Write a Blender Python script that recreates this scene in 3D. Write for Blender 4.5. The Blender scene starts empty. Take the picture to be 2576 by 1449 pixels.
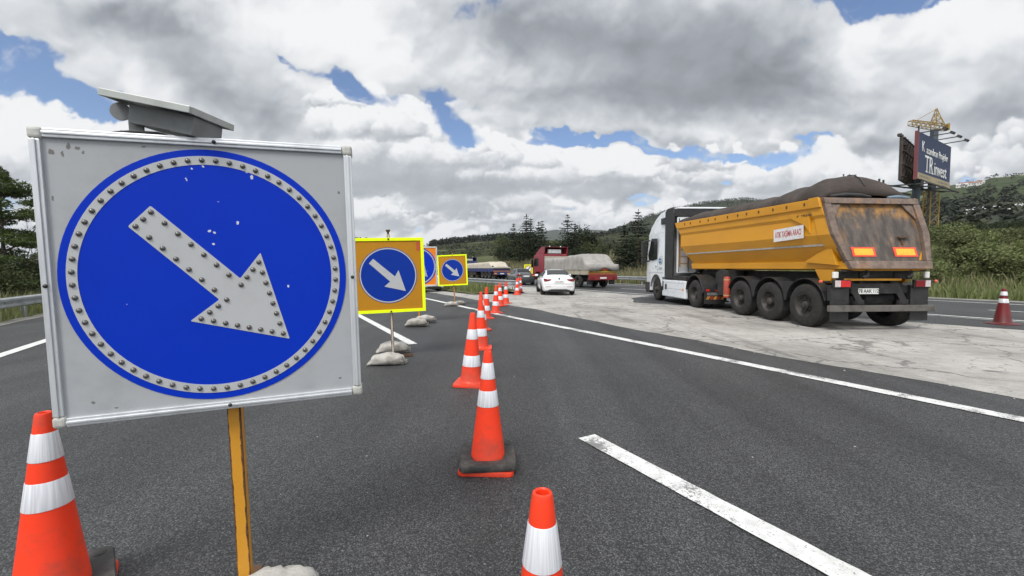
import bpy, bmesh, math, random
from mathutils import Vector, Matrix, Euler, noise as mnoise

S = bpy.context.scene
COL = S.collection
R = math.radians
PI = math.pi

# ------------------------------------------------------------------ camera
CAM_H, FPX, PITCH = 1.46, 1090.0, math.atan((724.5 - 674.0) / 1090.0)
cd = bpy.data.cameras.new('camera')
cam = bpy.data.objects.new('camera', cd)
COL.objects.link(cam)
cam.location = (0, 0, CAM_H)
cam.rotation_euler = (PI / 2 - PITCH, 0, 0)
cd.sensor_width = 36.0
cd.lens = 36.0 * FPX / 2576.0
cd.clip_start = 0.05
cd.clip_end = 20000
S.camera = cam

# ------------------------------------------------------------------ view
S.view_settings.view_transform = 'Standard'
S.view_settings.look = 'None'
S.view_settings.exposure = 0.9
S.view_settings.gamma = 1.0
S.view_settings.use_curve_mapping = False
S.cycles.max_bounces = 6
S.cycles.diffuse_bounces = 3
S.cycles.glossy_bounces = 3
S.cycles.transparent_max_bounces = 12
S.cycles.transmission_bounces = 4
S.cycles.volume_bounces = 0
S.cycles.use_denoising = True

# ------------------------------------------------------------------ sun
SUN_EL, SUN_AZ = R(50), R(-152)          # azimuth from +Y towards +X
sl = bpy.data.lights.new('sun', 'SUN')
sl.energy = 1.5
sl.angle = R(18)
sl.color = (1.0, 0.96, 0.9)
sun = bpy.data.objects.new('sun', sl)
COL.objects.link(sun)
sdir = Vector((math.sin(SUN_AZ) * math.cos(SUN_EL), math.cos(SUN_AZ) * math.cos(SUN_EL), math.sin(SUN_EL)))
sun.rotation_euler = sdir.to_track_quat('Z', 'Y').to_euler()
sun.location = (0, 0, 50)


# ------------------------------------------------------------------ node helper
class NT:
    """short-hand for building math node graphs"""
    def __init__(s, tree):
        s.t = tree; s.n = tree.nodes; s.l = tree.links

    def new(s, typ, **kw):
        n = s.n.new(typ)
        for k, v in kw.items():
            setattr(n, k, v)
        return n

    def put(s, sock, v):
        if isinstance(v, bpy.types.NodeSocket):
            s.l.new(v, sock)
        elif v is not None:
            sock.default_value = v

    def m(s, op, a, b=None, c=None, clamp=False):
        n = s.new('ShaderNodeMath', operation=op, use_clamp=clamp)
        s.put(n.inputs[0], a); s.put(n.inputs[1], b)
        if c is not None: s.put(n.inputs[2], c)
        return n.outputs[0]

    def add(s, a, b): return s.m('ADD', a, b)
    def sub(s, a, b): return s.m('SUBTRACT', a, b)
    def mul(s, a, b): return s.m('MULTIPLY', a, b)
    def div(s, a, b): return s.m('DIVIDE', a, b)

    def ss(s, x, lo, hi, a=0.0, b=1.0):
        n = s.new('ShaderNodeMapRange', interpolation_type='SMOOTHSTEP')
        s.put(n.inputs[0], x); s.put(n.inputs[1], lo); s.put(n.inputs[2], hi)
        s.put(n.inputs[3], a); s.put(n.inputs[4], b)
        return n.outputs[0]

    def xyz(s, x, y, z=0.0):
        n = s.new('ShaderNodeCombineXYZ')
        s.put(n.inputs[0], x); s.put(n.inputs[1], y); s.put(n.inputs[2], z)
        return n.outputs[0]

    def sep(s, v):
        n = s.new('ShaderNodeSeparateXYZ'); s.put(n.inputs[0], v)
        return n.outputs

    def vm(s, op, a, b=None, scale=None):
        n = s.new('ShaderNodeVectorMath', operation=op)
        s.put(n.inputs[0], a)
        if b is not None: s.put(n.inputs[1], b)
        if scale is not None: s.put(n.inputs['Scale'], scale)
        return n.outputs[0]

    def noise(s, v, scale, detail=4, rough=0.5, dist=0.0, out=0, dim='3D', lac=2.0):
        n = s.new('ShaderNodeTexNoise', noise_dimensions=dim)
        if v is not None: s.put(n.inputs['Vector'], v)
        s.put(n.inputs['Scale'], scale); s.put(n.inputs['Detail'], detail)
        s.put(n.inputs['Roughness'], rough); s.put(n.inputs['Distortion'], dist)
        s.put(n.inputs['Lacunarity'], lac)
        return n.outputs[out]

    def voro(s, v, scale, feature='F1', out=0, rnd=1.0, detail=0.0, smooth=None):
        n = s.new('ShaderNodeTexVoronoi', feature=feature)
        if v is not None: s.put(n.inputs['Vector'], v)
        s.put(n.inputs['Scale'], scale)
        s.put(n.inputs['Randomness'], rnd)
        if 'Detail' in n.inputs: s.put(n.inputs['Detail'], detail)
        if smooth is not None: s.put(n.inputs['Smoothness'], smooth)
        return n.outputs[out]

    def mix(s, f, a, b, blend='MIX'):
        n = s.new('ShaderNodeMix', data_type='RGBA', blend_type=blend)
        s.put(n.inputs[0], f)
        s.put(n.inputs[6], a if isinstance(a, bpy.types.NodeSocket) else (*a, 1.0)[:4])
        s.put(n.inputs[7], b if isinstance(b, bpy.types.NodeSocket) else (*b, 1.0)[:4])
        return n.outputs[2]

    def fmix(s, f, a, b):
        n = s.new('ShaderNodeMix', data_type='FLOAT')
        s.put(n.inputs[0], f); s.put(n.inputs[2], a); s.put(n.inputs[3], b)
        return n.outputs[0]


# ------------------------------------------------------------------ sky
def make_sky_arrays(W=4096, HH=2048):
    """Cloud cover and cloud radiance over the whole sphere, equirectangular (row 0 = straight down)."""
    import numpy as np
    rng = np.random.RandomState(11)
    f4 = np.float32
    h0 = int(HH * 0.47)                                # only the part above the horizon is computed
    rows = np.arange(h0, HH)
    el = ((rows + 0.5) / HH - 0.5) * np.pi
    az = ((np.arange(W) + 0.5) / W - 0.5) * 2 * np.pi   # 0 = +Y, east positive
    AZ, EL = np.meshgrid(az.astype(f4), el.astype(f4))
    FP = 1090.0
    cz = np.maximum(np.abs(np.cos(AZ)) * np.cos(EL), 0.30)
    u = np.sin(AZ) * np.cos(EL) / cz
    v = np.sin(EL) / cz
    perm = rng.permutation(4096)
    gang = rng.rand(4096) * 2 * np.pi
    GX, GY = np.cos(gang).astype(f4), np.sin(gang).astype(f4)

    def perlin(x, y, seed=0):
        xi = np.floor(x).astype(np.int32); yi = np.floor(y).astype(np.int32)
        xf = (x - xi).astype(f4); yf = (y - yi).astype(f4)
        fx = xf * xf * xf * (xf * (xf * 6 - 15) + 10)
        fy = yf * yf * yf * (yf * (yf * 6 - 15) + 10)

        def g(ix, iy, dx, dy):
            k = perm[(perm[(ix + seed * 131) & 4095] + iy) & 4095]
            return GX[k] * dx + GY[k] * dy
        a = g(xi, yi, xf, yf); b = g(xi + 1, yi, xf - 1, yf)
        c = g(xi, yi + 1, xf, yf - 1); d = g(xi + 1, yi + 1, xf - 1, yf - 1)
        a = a + (b - a) * fx
        c = c + (d - c) * fx
        return (a + (c - a) * fy) * 1.5

    def fbm(x, y, oct, rough=0.5, seed=0):
        s = np.zeros_like(x); amp = 1.0; fr = 1.0; tot = 0
        for i in range(oct):
            s += amp * perlin(x * fr + 17.3 * i, y * fr - 9.1 * i, seed + i); tot += amp
            amp *= rough; fr *= 2.03
        return s / tot

    def bil(x, y, oct, rough=0.5, seed=0):             # rounded heads, sharp creases
        s = np.zeros_like(x); amp = 1.0; fr = 1.0; tot = 0
        for i in range(oct):
            s += amp * np.abs(perlin(x * fr + 5.3 * i, y * fr + 3.7 * i, seed + i)); tot += amp
            amp *= rough; fr *= 2.1
        return s / tot

    def ss(x, a, b):
        t = np.clip((x - a) / (b - a), 0, 1)
        return t * t * (3 - 2 * t)
    wx = fbm(u * 3.0, v * 3.6, 5, 0.55, 40); wy = fbm(u * 3.0 + 31, v * 3.6, 5, 0.55, 50)
    wx1 = fbm(u * 11.0, v * 12.0, 4, 0.6, 140); wy1 = fbm(u * 11.0 + 7, v * 12.0, 4, 0.6, 150)
    uu = u + wx * 0.085 + wx1 * 0.034; vv = v + wy * 0.065 + wy1 * 0.030

    def total(lst):
        acc = np.zeros_like(u)
        for px, py, sx, sy, ang, amp in lst:
            cu, cv = (px - 1288) / FP, (674 - py) / FP
            a = uu - cu; b = vv - cv
            ca, sa = math.cos(math.radians(ang)), math.sin(math.radians(ang))
            p = (a * ca + b * sa) * (FP / sx); r = (-a * sa + b * ca) * (FP / sy)
            acc += amp * np.exp(-(p * p + r * r))
        return acc
    holes = total(HOLES); grey = total(GREY); bright = total(BRIGHT)
    low = ss(v, 0.44, 0.14)
    ux = uu * 3.2; vy = 2.1 * np.log(np.maximum(v, -0.1) + 0.26) + wy * 0.22
    sh = fbm(ux * 0.8, vy * 0.8, 8, 0.5, 1)
    puff = bil(ux * 2.3 + wx * 0.3, vy * 2.3 + wy * 0.3, 6, 0.55, 20)
    puff2 = bil(ux * 6.5 + wx * 0.4, vy * 6.0 + wy * 0.4, 5, 0.58, 60)
    cov = 0.55 + 0.12 * low + 0.3 * ss(v, 0.13, 0.05) + sh * 0.9 + (0.9 * low + 0.35) * (puff - 0.28) * 0.9 + (0.15 + low) * (puff2 - 0.28) * 0.62
    wisp = fbm(ux * 4.0, vy * 7.0, 6, 0.62, 90)
    cov = cov + wisp * 0.34 - holes + 0.25 * grey + 0.45 * bright
    alpha = ss(cov, 0.0, 0.34 - 0.17 * low)
    thin = fbm(ux * 2.6 + 5, vy * 5.5, 6, 0.6, 170) + 0.35 * sh
    alpha = np.maximum(alpha, 0.62 * ss(thin, 0.10, 0.50))
    # relief of the cloud heads and light from the upper left
    Hh = 0.55 * sh + (0.30 + 0.75 * low) * puff + (0.12 + 0.42 * low) * puff2 + 0.10 * wisp
    Hh = Hh + 0.5 * np.clip(cov, 0, 0.7)

    def blur(a, k):
        k = max(int(k), 1)
        for ax in (0, 1):
            for _ in range(2):
                c = np.cumsum(np.concatenate([np.repeat(np.take(a, [0], ax), k, ax), a, np.repeat(np.take(a, [-1], ax), k, ax)], ax), axis=ax, dtype=np.float64)
                n = a.shape[ax]
                hi = np.take(c, np.arange(2 * k, 2 * k + n), ax); lo = np.take(c, np.arange(0, n), ax)
                a = ((hi - lo) / (2 * k)).astype(f4)
        return a
    kk = W / 4096.0
    b1 = blur(Hh, 5 * kk); b2 = blur(Hh, 16 * kk); b3 = blur(Hh, 44 * kk)

    def up(a, n):                                     # value minus the value higher up and to the left: lit flanks
        n = max(int(n * kk), 1)
        s_ = np.concatenate([a[n:], np.repeat(a[-1:], n, 0)], 0)
        return a - np.roll(s_, n // 2, axis=1)
    rel = 1.3 * up(blur(Hh, 2 * kk), 5) + 1.1 * up(b1, 14) + 0.9 * up(b2, 34)
    ao = 0.5 * (Hh - b2) + 0.5 * (b1 - b3)
    lum = 0.80 + 0.34 * bright - 0.63 * grey
    lum = lum + (0.22 + 0.18 * low) * rel + (0.26 + 0.20 * low) * ao + 0.26 * sh + 0.05 * wisp
    lum = lum - 0.10 * ss(b3 - b3.mean(), 0.0, 0.5) * low
    lum = lum + 0.10 * ss(cov, 0.45, 0.02)
    # heaped clouds of the lower sky: many rounded heads over a flat base, far ones first
    GWd, GHt, U0, V0, RES = 3000, 520, -1.40, -0.03, 1071.0
    cl = np.zeros((GHt, GWd), f4); ca_ = np.zeros((GHt, GWd), f4)
    heaps = []
    for i in range(30):
        vb = 0.005 + 0.20 * rng.rand() ** 1.2
        k = 0.28 + 2.9 * vb
        heaps.append((vb, -1.35 + 2.7 * rng.rand(), (0.12 + 0.22 * rng.rand()) * k * 1.35, (0.06 + 0.08 * rng.rand()) * k * 2.1))
    for px, py, w_, h_ in HEAPS:
        heaps.append(((674 - py) / FP, (px - 1288) / FP, w_ / FP, h_ / FP + 0.0001))
    big = [q[3] for q in heaps[-len(HEAPS):]]
    heaps.sort()
    for vb, u0, w_, h_ in heaps:
        n = int(60 + 60 * rng.rand())
        L0 = 0.33 + 0.26 * rng.rand() + (0.12 if h_ in big else 0)
        pf = []
        lobes = [(rng.uniform(-0.7, 0.7), rng.uniform(0.5, 1.0), rng.uniform(0.25, 0.5)) for _ in range(4)]
        for j in range(n):
            t = rng.uniform(-1, 1)
            top = max(a_ * math.exp(-((t - c_) / s_) ** 2) for c_, a_, s_ in lobes) * (1 - 0.75 * t * t)
            y = top * rng.rand() ** 0.7
            r = (0.40 - 0.18 * y) * (0.20 + 1.0 * rng.rand() ** 1.7) * h_
            pf.append((y, u0 + t * w_, vb + y * h_, r))
        pf.sort(reverse=True)
        for y, pu, pv, r in pf:
            r = max(r * RES, 2.0)
            cx_ = (pu - U0) * RES; cy_ = (pv - V0) * RES
            x0 = int(max(cx_ - r - 1, 0)); x1 = int(min(cx_ + r + 2, GWd)); y0 = int(max(cy_ - r - 1, 0)); y1 = int(min(cy_ + r + 2, GHt))
            if x1 <= x0 or y1 <= y0: continue
            dx = (np.arange(x0, x1, dtype=f4) - cx_)[None, :] / r; dy = (np.arange(y0, y1, dtype=f4) - cy_)[:, None] / r
            d2 = dx * dx + dy * dy
            m_ = np.clip((1.0 - d2) * 2.6, 0, 1)
            hgt = np.clip(y + dy * 0.25, 0, 1)
            L = L0 + 0.33 * dy - 0.15 * dx + 0.46 * np.sqrt(hgt) - 0.14 * (1 - np.sqrt(np.clip(1 - d2, 0, 1)))
            a0 = ca_[y0:y1, x0:x1]; l0 = cl[y0:y1, x0:x1]
            fo = ss((y * h_ * RES + dy * r) / (h_ * RES), -0.12, 0.42)     # the base fades out
            m_ = m_ * fo * 0.9
            na = a0 + (1 - a0) * m_
            cl[y0:y1, x0:x1] = np.where(na > 1e-4, (l0 * a0 * (1 - m_) + L * m_) / np.maximum(na, 1e-4), 0)
            ca_[y0:y1, x0:x1] = na
    w3 = fbm(u * 16, v * 18, 4, 0.6, 70); w4 = fbm(u * 16 + 9, v * 18, 4, 0.6, 75)
    w5 = fbm(u * 60, v * 60, 3, 0.6, 80); w6 = fbm(u * 60 + 9, v * 60, 3, 0.6, 85)
    gx = (u + 0.016 * w3 + 0.005 * w5 - U0) * RES; gy = (v + 0.014 * w4 + 0.005 * w6 - V0) * RES
    ok = (gx > 0) & (gx < GWd - 2) & (gy > 0) & (gy < GHt - 2) & (np.cos(AZ) > 0)
    ix = np.clip(gx, 0, GWd - 2); iy = np.clip(gy, 0, GHt - 2)
    i0 = ix.astype(np.int32); j0 = iy.astype(np.int32); fx = (ix - i0).astype(f4); fy = (iy - j0).astype(f4)

    def samp(a):
        return (a[j0, i0] * (1 - fx) + a[j0, i0 + 1] * fx) * (1 - fy) + (a[j0 + 1, i0] * (1 - fx) + a[j0 + 1, i0 + 1] * fx) * fy
    al = samp(ca_) * ok
    ll = samp(cl)
    al = al * (1 - ss(holes, 0.25, 0.8)) * ss(v, 0.47, 0.37)
    ll = ll + 0.16 * sh + 0.16 * wisp + 0.16 * bright - 0.22 * grey
    lum = lum * (1 - al) + ll * al
    alpha = np.maximum(alpha, al)
    lum = np.where(lum < 0.60, 0.60 - (0.60 - lum) * (1 - 0.60 * low), lum)     # low banks stay pale
    lum = np.clip(lum, 0.0, 1.0)
    xs = [0.0, 0.2, 0.4, 0.6, 0.8, 0.92, 1.0]
    rr = np.interp(lum, xs, [0.195, 0.25, 0.36, 0.53, 0.73, 0.88, 0.96])
    gg = np.interp(lum, xs, [0.215, 0.275, 0.39, 0.56, 0.755, 0.89, 0.965])
    bb = np.interp(lum, xs, [0.235, 0.30, 0.425, 0.60, 0.785, 0.91, 0.975])
    out = np.zeros((HH, W, 4), f4)
    out[..., :3] = 0.4
    out[h0:, :, 0] = rr; out[h0:, :, 1] = gg; out[h0:, :, 2] = bb
    out[h0:, :, 3] = alpha
    return out


# where the blue shows, the grey undersides, the sunlit heads: bearing, height, two radii, slant, amount
HOLES = [
    (92, 195, 140, 56, -28, 1.25), (250, 290, 90, 36, -24, 0.9), (20, 130, 80, 36, 0, 0.7),
    (765, 150, 62, 15, -38, 0.9), (885, 240, 76, 31, -24, 1.25),
    (1162, 320, 74, 32, -30, 1.3), (1100, 275, 34, 17, -20, 0.7),
    (2160, 10, 140, 32, 6, 1.3), (2330, -12, 120, 26, 0, 1.1), (2140, 50, 40, 20, 0, 0.4),
    (1420, 352, 90, 24, -6, 1.1), (1540, 358, 100, 17, -4, 0.85), (1690, 378, 110, 16, -5, 0.75), (1650, 345, 180, 14, -3, 0.4), (1840, 408, 100, 20, -6, 0.95),
    (1975, 415, 60, 34, 20, 1.0), (1340, 378, 60, 18, 0, 0.6), (2040, 345, 60, 14, 0, 0.5),
    (1072, 565, 26, 18, 0, 0.9), (1600, 520, 40, 18, 0, 0.7), (2440, 455, 60, 22, 0, 1.0),
    (1840, 488, 36, 14, 0, 0.8), (40, 540, 80, 90, 0, 0.7), (1385, 545, 40, 14, 0, 0.7), (20, 390, 40, 30, 0, 0.4)]
GREY = [
    (1640, 120, 300, 105, -6, 0.85), (1330, 90, 160, 70, 0, 0.45), (1800, 250, 300, 52, -3, 0.70),
    (1450, 250, 180, 40, -4, 0.4), (1960, 180, 120, 80, 0, 0.45),
    (480, 140, 250, 80, -22, 0.56), (620, 270, 200, 55, -24, 0.62), (330, 60, 200, 40, -10, 0.3),
    (170, 70, 160, 40, 0, 0.25),
    (2480, 300, 170, 75, 12, 0.62), (2230, 330, 180, 34, 8, 0.5), (2540, 180, 90, 40, 0, 0.25),
    (1080, 470, 200, 20, 0, 0.25), (960, 505, 120, 14, 0, 0.22), (1000, 405, 110, 22, -10, 0.12),
    (1700, 350, 90, 10, -4, 0.25), (1450, 300, 200, 22, 0, 0.3),
    (1420, 470, 120, 16, 0, 0.25), (1210, 555, 120, 12, 0, 0.3), (1620, 475, 110, 16, 0, 0.28), (2080, 480, 120, 20, 0, 0.2)]
BRIGHT = [
    (2140, 150, 110, 100, 0, 0.55), (2420, 90, 180, 80, 0, 0.45), (990, 330, 150, 66, -30, 0.6),
    (1130, 400, 160, 56, -12, 0.4), (850, 270, 90, 40, -40, 0.45), (90, 330, 150, 46, -12, 0.55),
    (1450, 420, 140, 30, 0, 0.5), (1640, 440, 160, 36, -6, 0.45), (1800, 440, 90, 26, 0, 0.4),
    (900, 110, 120, 80, -20, 0.6), (1010, 180, 90, 50, 0, 0.3), (1500, 545, 90, 26, 0, 0.4), (2050, 440, 130, 32, 0, 0.35),
    (1300, 420, 80, 40, 0, 0.3), (760, 60, 200, 50, 0, 0.2), (1130, 160, 120, 60, 0, 0.15)]
HEAPS = [
    (980, 345, 75, 105), (1075, 360, 70, 75), (1215, 415, 80, 90), (850, 275, 60, 60), (1330, 425, 70, 60), (1010, 420, 150, 200), (1150, 425, 120, 140), (900, 350, 100, 140), (1440, 470, 120, 110), (1640, 470, 150, 110),
    (1560, 450, 80, 80), (1850, 480, 110, 110), (2030, 480, 140, 110), (1300, 460, 120, 130), (1510, 585, 90, 75),
    (60, 460, 170, 200), (1200, 530, 150, 110), (1760, 430, 70, 60), (980, 560, 140, 80), (1700, 560, 130, 70), (1350, 560, 100, 60)]


def build_world():
    import numpy as np
    arr = make_sky_arrays()
    HH, W = arr.shape[:2]
    rgb = arr[..., :3]
    arr[..., :3] = np.where(rgb < 0.0031308, rgb * 12.92, 1.055 * np.maximum(rgb, 1e-6) ** (1 / 2.4) - 0.055)
    im = bpy.data.images.new('cloud_cover', W, HH, alpha=True)
    im.alpha_mode = 'CHANNEL_PACKED'
    im.pixels.foreach_set(arr.ravel())
    im.update()
    im.pack()
    w = bpy.data.worlds.new('World')
    S.world = w
    w.use_nodes = True
    w.node_tree.nodes.clear()
    T = NT(w.node_tree)
    out = T.new('ShaderNodeOutputWorld')
    bg = T.new('ShaderNodeBackground')
    T.l.new(bg.outputs[0], out.inputs[0])
    bg.inputs[1].default_value = 0.1
    sky = T.new('ShaderNodeTexSky', sky_type='NISHITA')
    sky.sun_disc = False
    sky.sun_elevation = SUN_EL
    sky.sun_rotation = SUN_AZ
    sky.altitude = 500
    sky.air_density = 1.0
    sky.dust_density = 0.4
    sky.ozone_density = 2.5
    tc = T.new('ShaderNodeTexCoord')
    x, y, z = T.sep(T.vm('NORMALIZE', tc.outputs['Generated']))
    az = T.m('ARCTAN2', x, y)
    el = T.m('ARCSINE', z)
    it = T.new('ShaderNodeTexImage', image=im)
    it.extension = 'EXTEND'
    T.l.new(T.xyz(T.add(T.div(az, 2 * PI), 0.5), T.add(T.div(el, PI), 0.5)), it.inputs[0])
    cloud = T.vm('SCALE', it.outputs[0], scale=CLOUD_GAIN)
    blue = T.vm('MULTIPLY', sky.outputs[0], (0.66, 0.68, 0.74))
    # unseen clouds behind the viewer and overhead, brightened to fill surfaces facing the camera
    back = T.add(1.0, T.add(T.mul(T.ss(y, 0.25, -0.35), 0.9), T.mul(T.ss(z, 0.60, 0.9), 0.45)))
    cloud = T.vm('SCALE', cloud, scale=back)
    veil = T.ss(z, 0.26, 0.0)
    blue = T.mix(T.mul(veil, 0.40), blue, (2.5, 3.0, 3.7))
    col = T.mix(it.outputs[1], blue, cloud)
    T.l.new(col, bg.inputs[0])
    w.cycles.sampling_method = 'MANUAL'
    w.cycles.sample_map_resolution = 1024


CLOUD_GAIN = 5.2
build_world()

# ------------------------------------------------------------------ materials
def principled(name):
    m = bpy.data.materials.new(name)
    m.use_nodes = True
    T = NT(m.node_tree)
    b = m.node_tree.nodes['Principled BSDF']
    return m, T, b


def objco(T, scale=(1, 1, 1)):
    tc = T.new('ShaderNodeTexCoord')
    mp = T.new('ShaderNodeMapping')
    T.l.new(tc.outputs['Object'], mp.inputs[0])
    mp.inputs['Scale'].default_value = scale
    return mp.outputs[0]


def bump(T, b, h, strength=0.3, dist=0.01):
    n = T.new('ShaderNodeBump')
    n.inputs['Strength'].default_value = strength
    n.inputs['Distance'].default_value = dist
    T.l.new(h, n.inputs['Height'])
    T.l.new(n.outputs[0], b.inputs['Normal'])


def pm(name, c1, c2=None, amount=0.5, scale=4.0, rough=0.5, metal=0.0, spec=0.5, stretch=(1, 1, 1),
       bump_s=0.0, bump_scale=60.0, coat=0.0, spots=None, spot_col=None, spot_scale=9.0, lo=0.42, hi=0.7):
    """painted / rubber / metal surface with uneven wear in a second colour and optional chips"""
    m, T, b = principled(name)
    co = objco(T, stretch)
    n = T.noise(co, scale, 6, 0.6)
    if c2 is None:
        c2 = tuple(c * 0.8 for c in c1)
    col = T.mix(T.mul(T.ss(n, lo, hi), amount), c1, c2)
    if spots:
        n2 = T.noise(co, spot_scale, 5, 0.65)
        col = T.mix(T.ss(n2, 1 - spots, 1 - spots + 0.05), col, spot_col)
    T.l.new(col, b.inputs['Base Color'])
    n3 = T.noise(co, scale * 3, 3, 0.5)
    T.l.new(T.add(rough - 0.08, T.mul(n3, 0.16)), b.inputs['Roughness'])
    b.inputs['Metallic'].default_value = metal
    b.inputs['Specular IOR Level'].default_value = spec
    if coat:
        b.inputs['Coat Weight'].default_value = coat
        b.inputs['Coat Roughness'].default_value = 0.08
    if bump_s:
        bump(T, b, T.noise(co, bump_scale, 4, 0.6), bump_s, 0.01)
    return m


def mat_leaf(name, c1, c2, c3=None, trans=0.25):
    m, T, b = principled(name)
    g = T.new('ShaderNodeNewGeometry')
    r = g.outputs['Random Per Island']
    co = objco(T)
    n = T.noise(co, 0.9, 3, 0.6)
    f = T.add(T.mul(r, 0.6), T.mul(T.ss(n, 0.35, 0.65), 0.4))
    col = T.mix(f, c1, c2)
    if c3:
        col = T.mix(T.ss(r, 0.90, 0.94), col, c3)
    T.l.new(col, b.inputs['Base Color'])
    b.inputs['Roughness'].default_value = 0.6
    b.inputs['Specular IOR Level'].default_value = 0.25
    if trans:
        tr = T.new('ShaderNodeBsdfTranslucent')
        T.l.new(col, tr.inputs[0])
        mx = T.new('ShaderNodeMixShader')
        mx.inputs[0].default_value = trans
        T.l.new(b.outputs[0], mx.inputs[1]); T.l.new(tr.outputs[0], mx.inputs[2])
        out = m.node_tree.nodes['Material Output']
        T.l.new(mx.outputs[0], out.inputs[0])
    return m


def mat_asphalt():
    m, T, b = principled('asphalt')
    co = objco(T)
    st = T.voro(co, 120.0, 'F1')                         # stone chips
    stc = T.new('ShaderNodeTexVoronoi', feature='F1')
    T.put(stc.inputs['Vector'], co); stc.inputs['Scale'].default_value = 120.0
    cr = T.sep(stc.outputs['Color'])[0]
    grit = T.noise(co, 210.0, 3, 0.7)
    big = T.noise(co, 0.35, 5, 0.6)
    mp = T.new('ShaderNodeMapping'); T.l.new(co, mp.inputs[0])
    mp.inputs['Rotation'].default_value = (0, 0, -R(29.2)); mp.inputs['Scale'].default_value = (1.4, 0.06, 1)
    lanes = T.noise(mp.outputs[0], 1.0, 4, 0.55)
    lum = T.mul(T.add(0.46, T.mul(T.mul(cr, cr), 1.5)), T.add(0.70, T.mul(T.ss(grit, 0.3, 0.7), 0.6)))
    lum = T.mul(lum, T.ss(st, 0.75, 0.25, 0.42, 1.0))
    lum = T.mul(lum, T.add(0.72, T.mul(T.ss(big, 0.3, 0.7), 0.30)))
    lum = T.mul(lum, T.add(0.80, T.mul(T.ss(lanes, 0.35, 0.65), 0.36)))
    fleck = T.ss(T.sep(stc.outputs['Color'])[1], 0.995, 0.998)
    col = T.vm('SCALE', (0.069, 0.0715, 0.0735), scale=lum)
    col = T.mix(T.mul(fleck, 0.4), col, (0.33, 0.32, 0.30))
    # scraped pale dashes
    mp2 = T.new('ShaderNodeMapping'); T.l.new(co, mp2.inputs[0])
    mp2.inputs['Scale'].default_value = (2.2, 9.0, 1)
    sc = T.noise(mp2.outputs[0], 2.2, 6, 0.75)
    msk = T.mul(T.ss(sc, 0.66, 0.72), T.ss(T.noise(co, 0.8, 2, 0.5), 0.5, 0.62))
    col = T.mix(T.mul(msk, T.ss(grit, 0.42, 0.6)), col, (0.30, 0.30, 0.29))
    T.l.new(col, b.inputs['Base Color'])
    b.inputs['Roughness'].default_value = 0.62
    b.inputs['Specular IOR Level'].default_value = 0.45
    h = T.add(T.mul(T.sub(1.0, st), 0.8), T.mul(grit, 0.5))
    bump(T, b, h, 0.9, 0.006)
    return m


def mat_apron():
    """worn pale concrete with cracks, tyre streaks and patches"""
    m, T, b = principled('worn_concrete')
    co = objco(T)
    mp = T.new('ShaderNodeMapping'); T.l.new(co, mp.inputs[0])
    mp.inputs['Rotation'].default_value = (0, 0, R(8)); mp.inputs['Scale'].default_value = (1.0, 0.10, 1)
    n1 = T.noise(co, 0.5, 6, 0.6)
    n2 = T.noise(co, 5.0, 7, 0.7)
    n3 = T.noise(co, 60.0, 4, 0.7)
    st = T.noise(mp.outputs[0], 1.6, 5, 0.65)
    lum = T.add(0.52, T.mul(T.ss(n1, 0.28, 0.72), 0.36))
    lum = T.add(lum, T.mul(T.sub(n2, 0.5), 0.55))
    lum = T.add(lum, T.mul(T.sub(n3, 0.5), 0.55))
    lum = T.sub(lum, T.mul(T.ss(st, 0.50, 0.72), 0.26))
    col = T.vm('SCALE', (0.468, 0.450, 0.420), scale=lum)
    wv = T.noise(co, 0.9, 4, 0.6, out=1)
    cw = T.vm('ADD', co, T.vm('SCALE', wv, scale=1.3))
    cr = T.voro(cw, 0.42, 'DISTANCE_TO_EDGE')
    cr2 = T.voro(cw, 1.7, 'DISTANCE_TO_EDGE')
    crack = T.mul(T.ss(cr, 0.018, 0.003), T.ss(n2, 0.34, 0.50))
    crack2 = T.mul(T.ss(cr2, 0.022, 0.003), T.ss(n1, 0.46, 0.58))
    col = T.mix(T.mul(crack, 0.85), col, (0.12, 0.115, 0.11))
    col = T.mix(T.mul(crack2, 0.7), col, (0.14, 0.135, 0.13))
    oil = T.mul(T.ss(T.noise(co, 1.7, 3, 0.5), 0.66, 0.74), 0.75)
    col = T.mix(oil, col, (0.10, 0.10, 0.10))
    T.l.new(col, b.inputs['Base Color'])
    b.inputs['Roughness'].default_value = 0.85
    b.inputs['Specular IOR Level'].default_value = 0.25
    bump(T, b, T.add(n3, T.mul(n2, 1.5)), 0.6, 0.01)
    return m


def mat_marking(name, worn=0.3):
    m, T, b = principled(name)
    co = objco(T)
    n = T.noise(co, 55.0, 4, 0.75)
    n2 = T.noise(co, 1.6, 3, 0.6)
    n3 = T.noise(co, 9.0, 5, 0.65)
    thr = T.sub(0.80 - worn * 0.35, T.mul(T.ss(n2, 0.45, 0.75), worn * 0.5))
    mask = T.ss(n, thr, T.add(thr, 0.06))
    n4 = T.noise(co, 26.0, 5, 0.7)
    col = T.mix(T.mul(T.ss(n3, 0.36, 0.64), 0.8), (0.66, 0.67, 0.655), (0.48, 0.48, 0.465))
    col = T.mix(T.mul(T.ss(n4, 0.52, 0.70), 0.45), col, (0.36, 0.36, 0.35))
    col = T.mix(T.mul(mask, 0.85), col, (0.11, 0.11, 0.11))
    T.l.new(col, b.inputs['Base Color'])
    b.inputs['Roughness'].default_value = 0.7
    bump(T, b, T.add(n, T.mul(n3, 0.8)), 0.35, 0.006)
    return m


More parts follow.
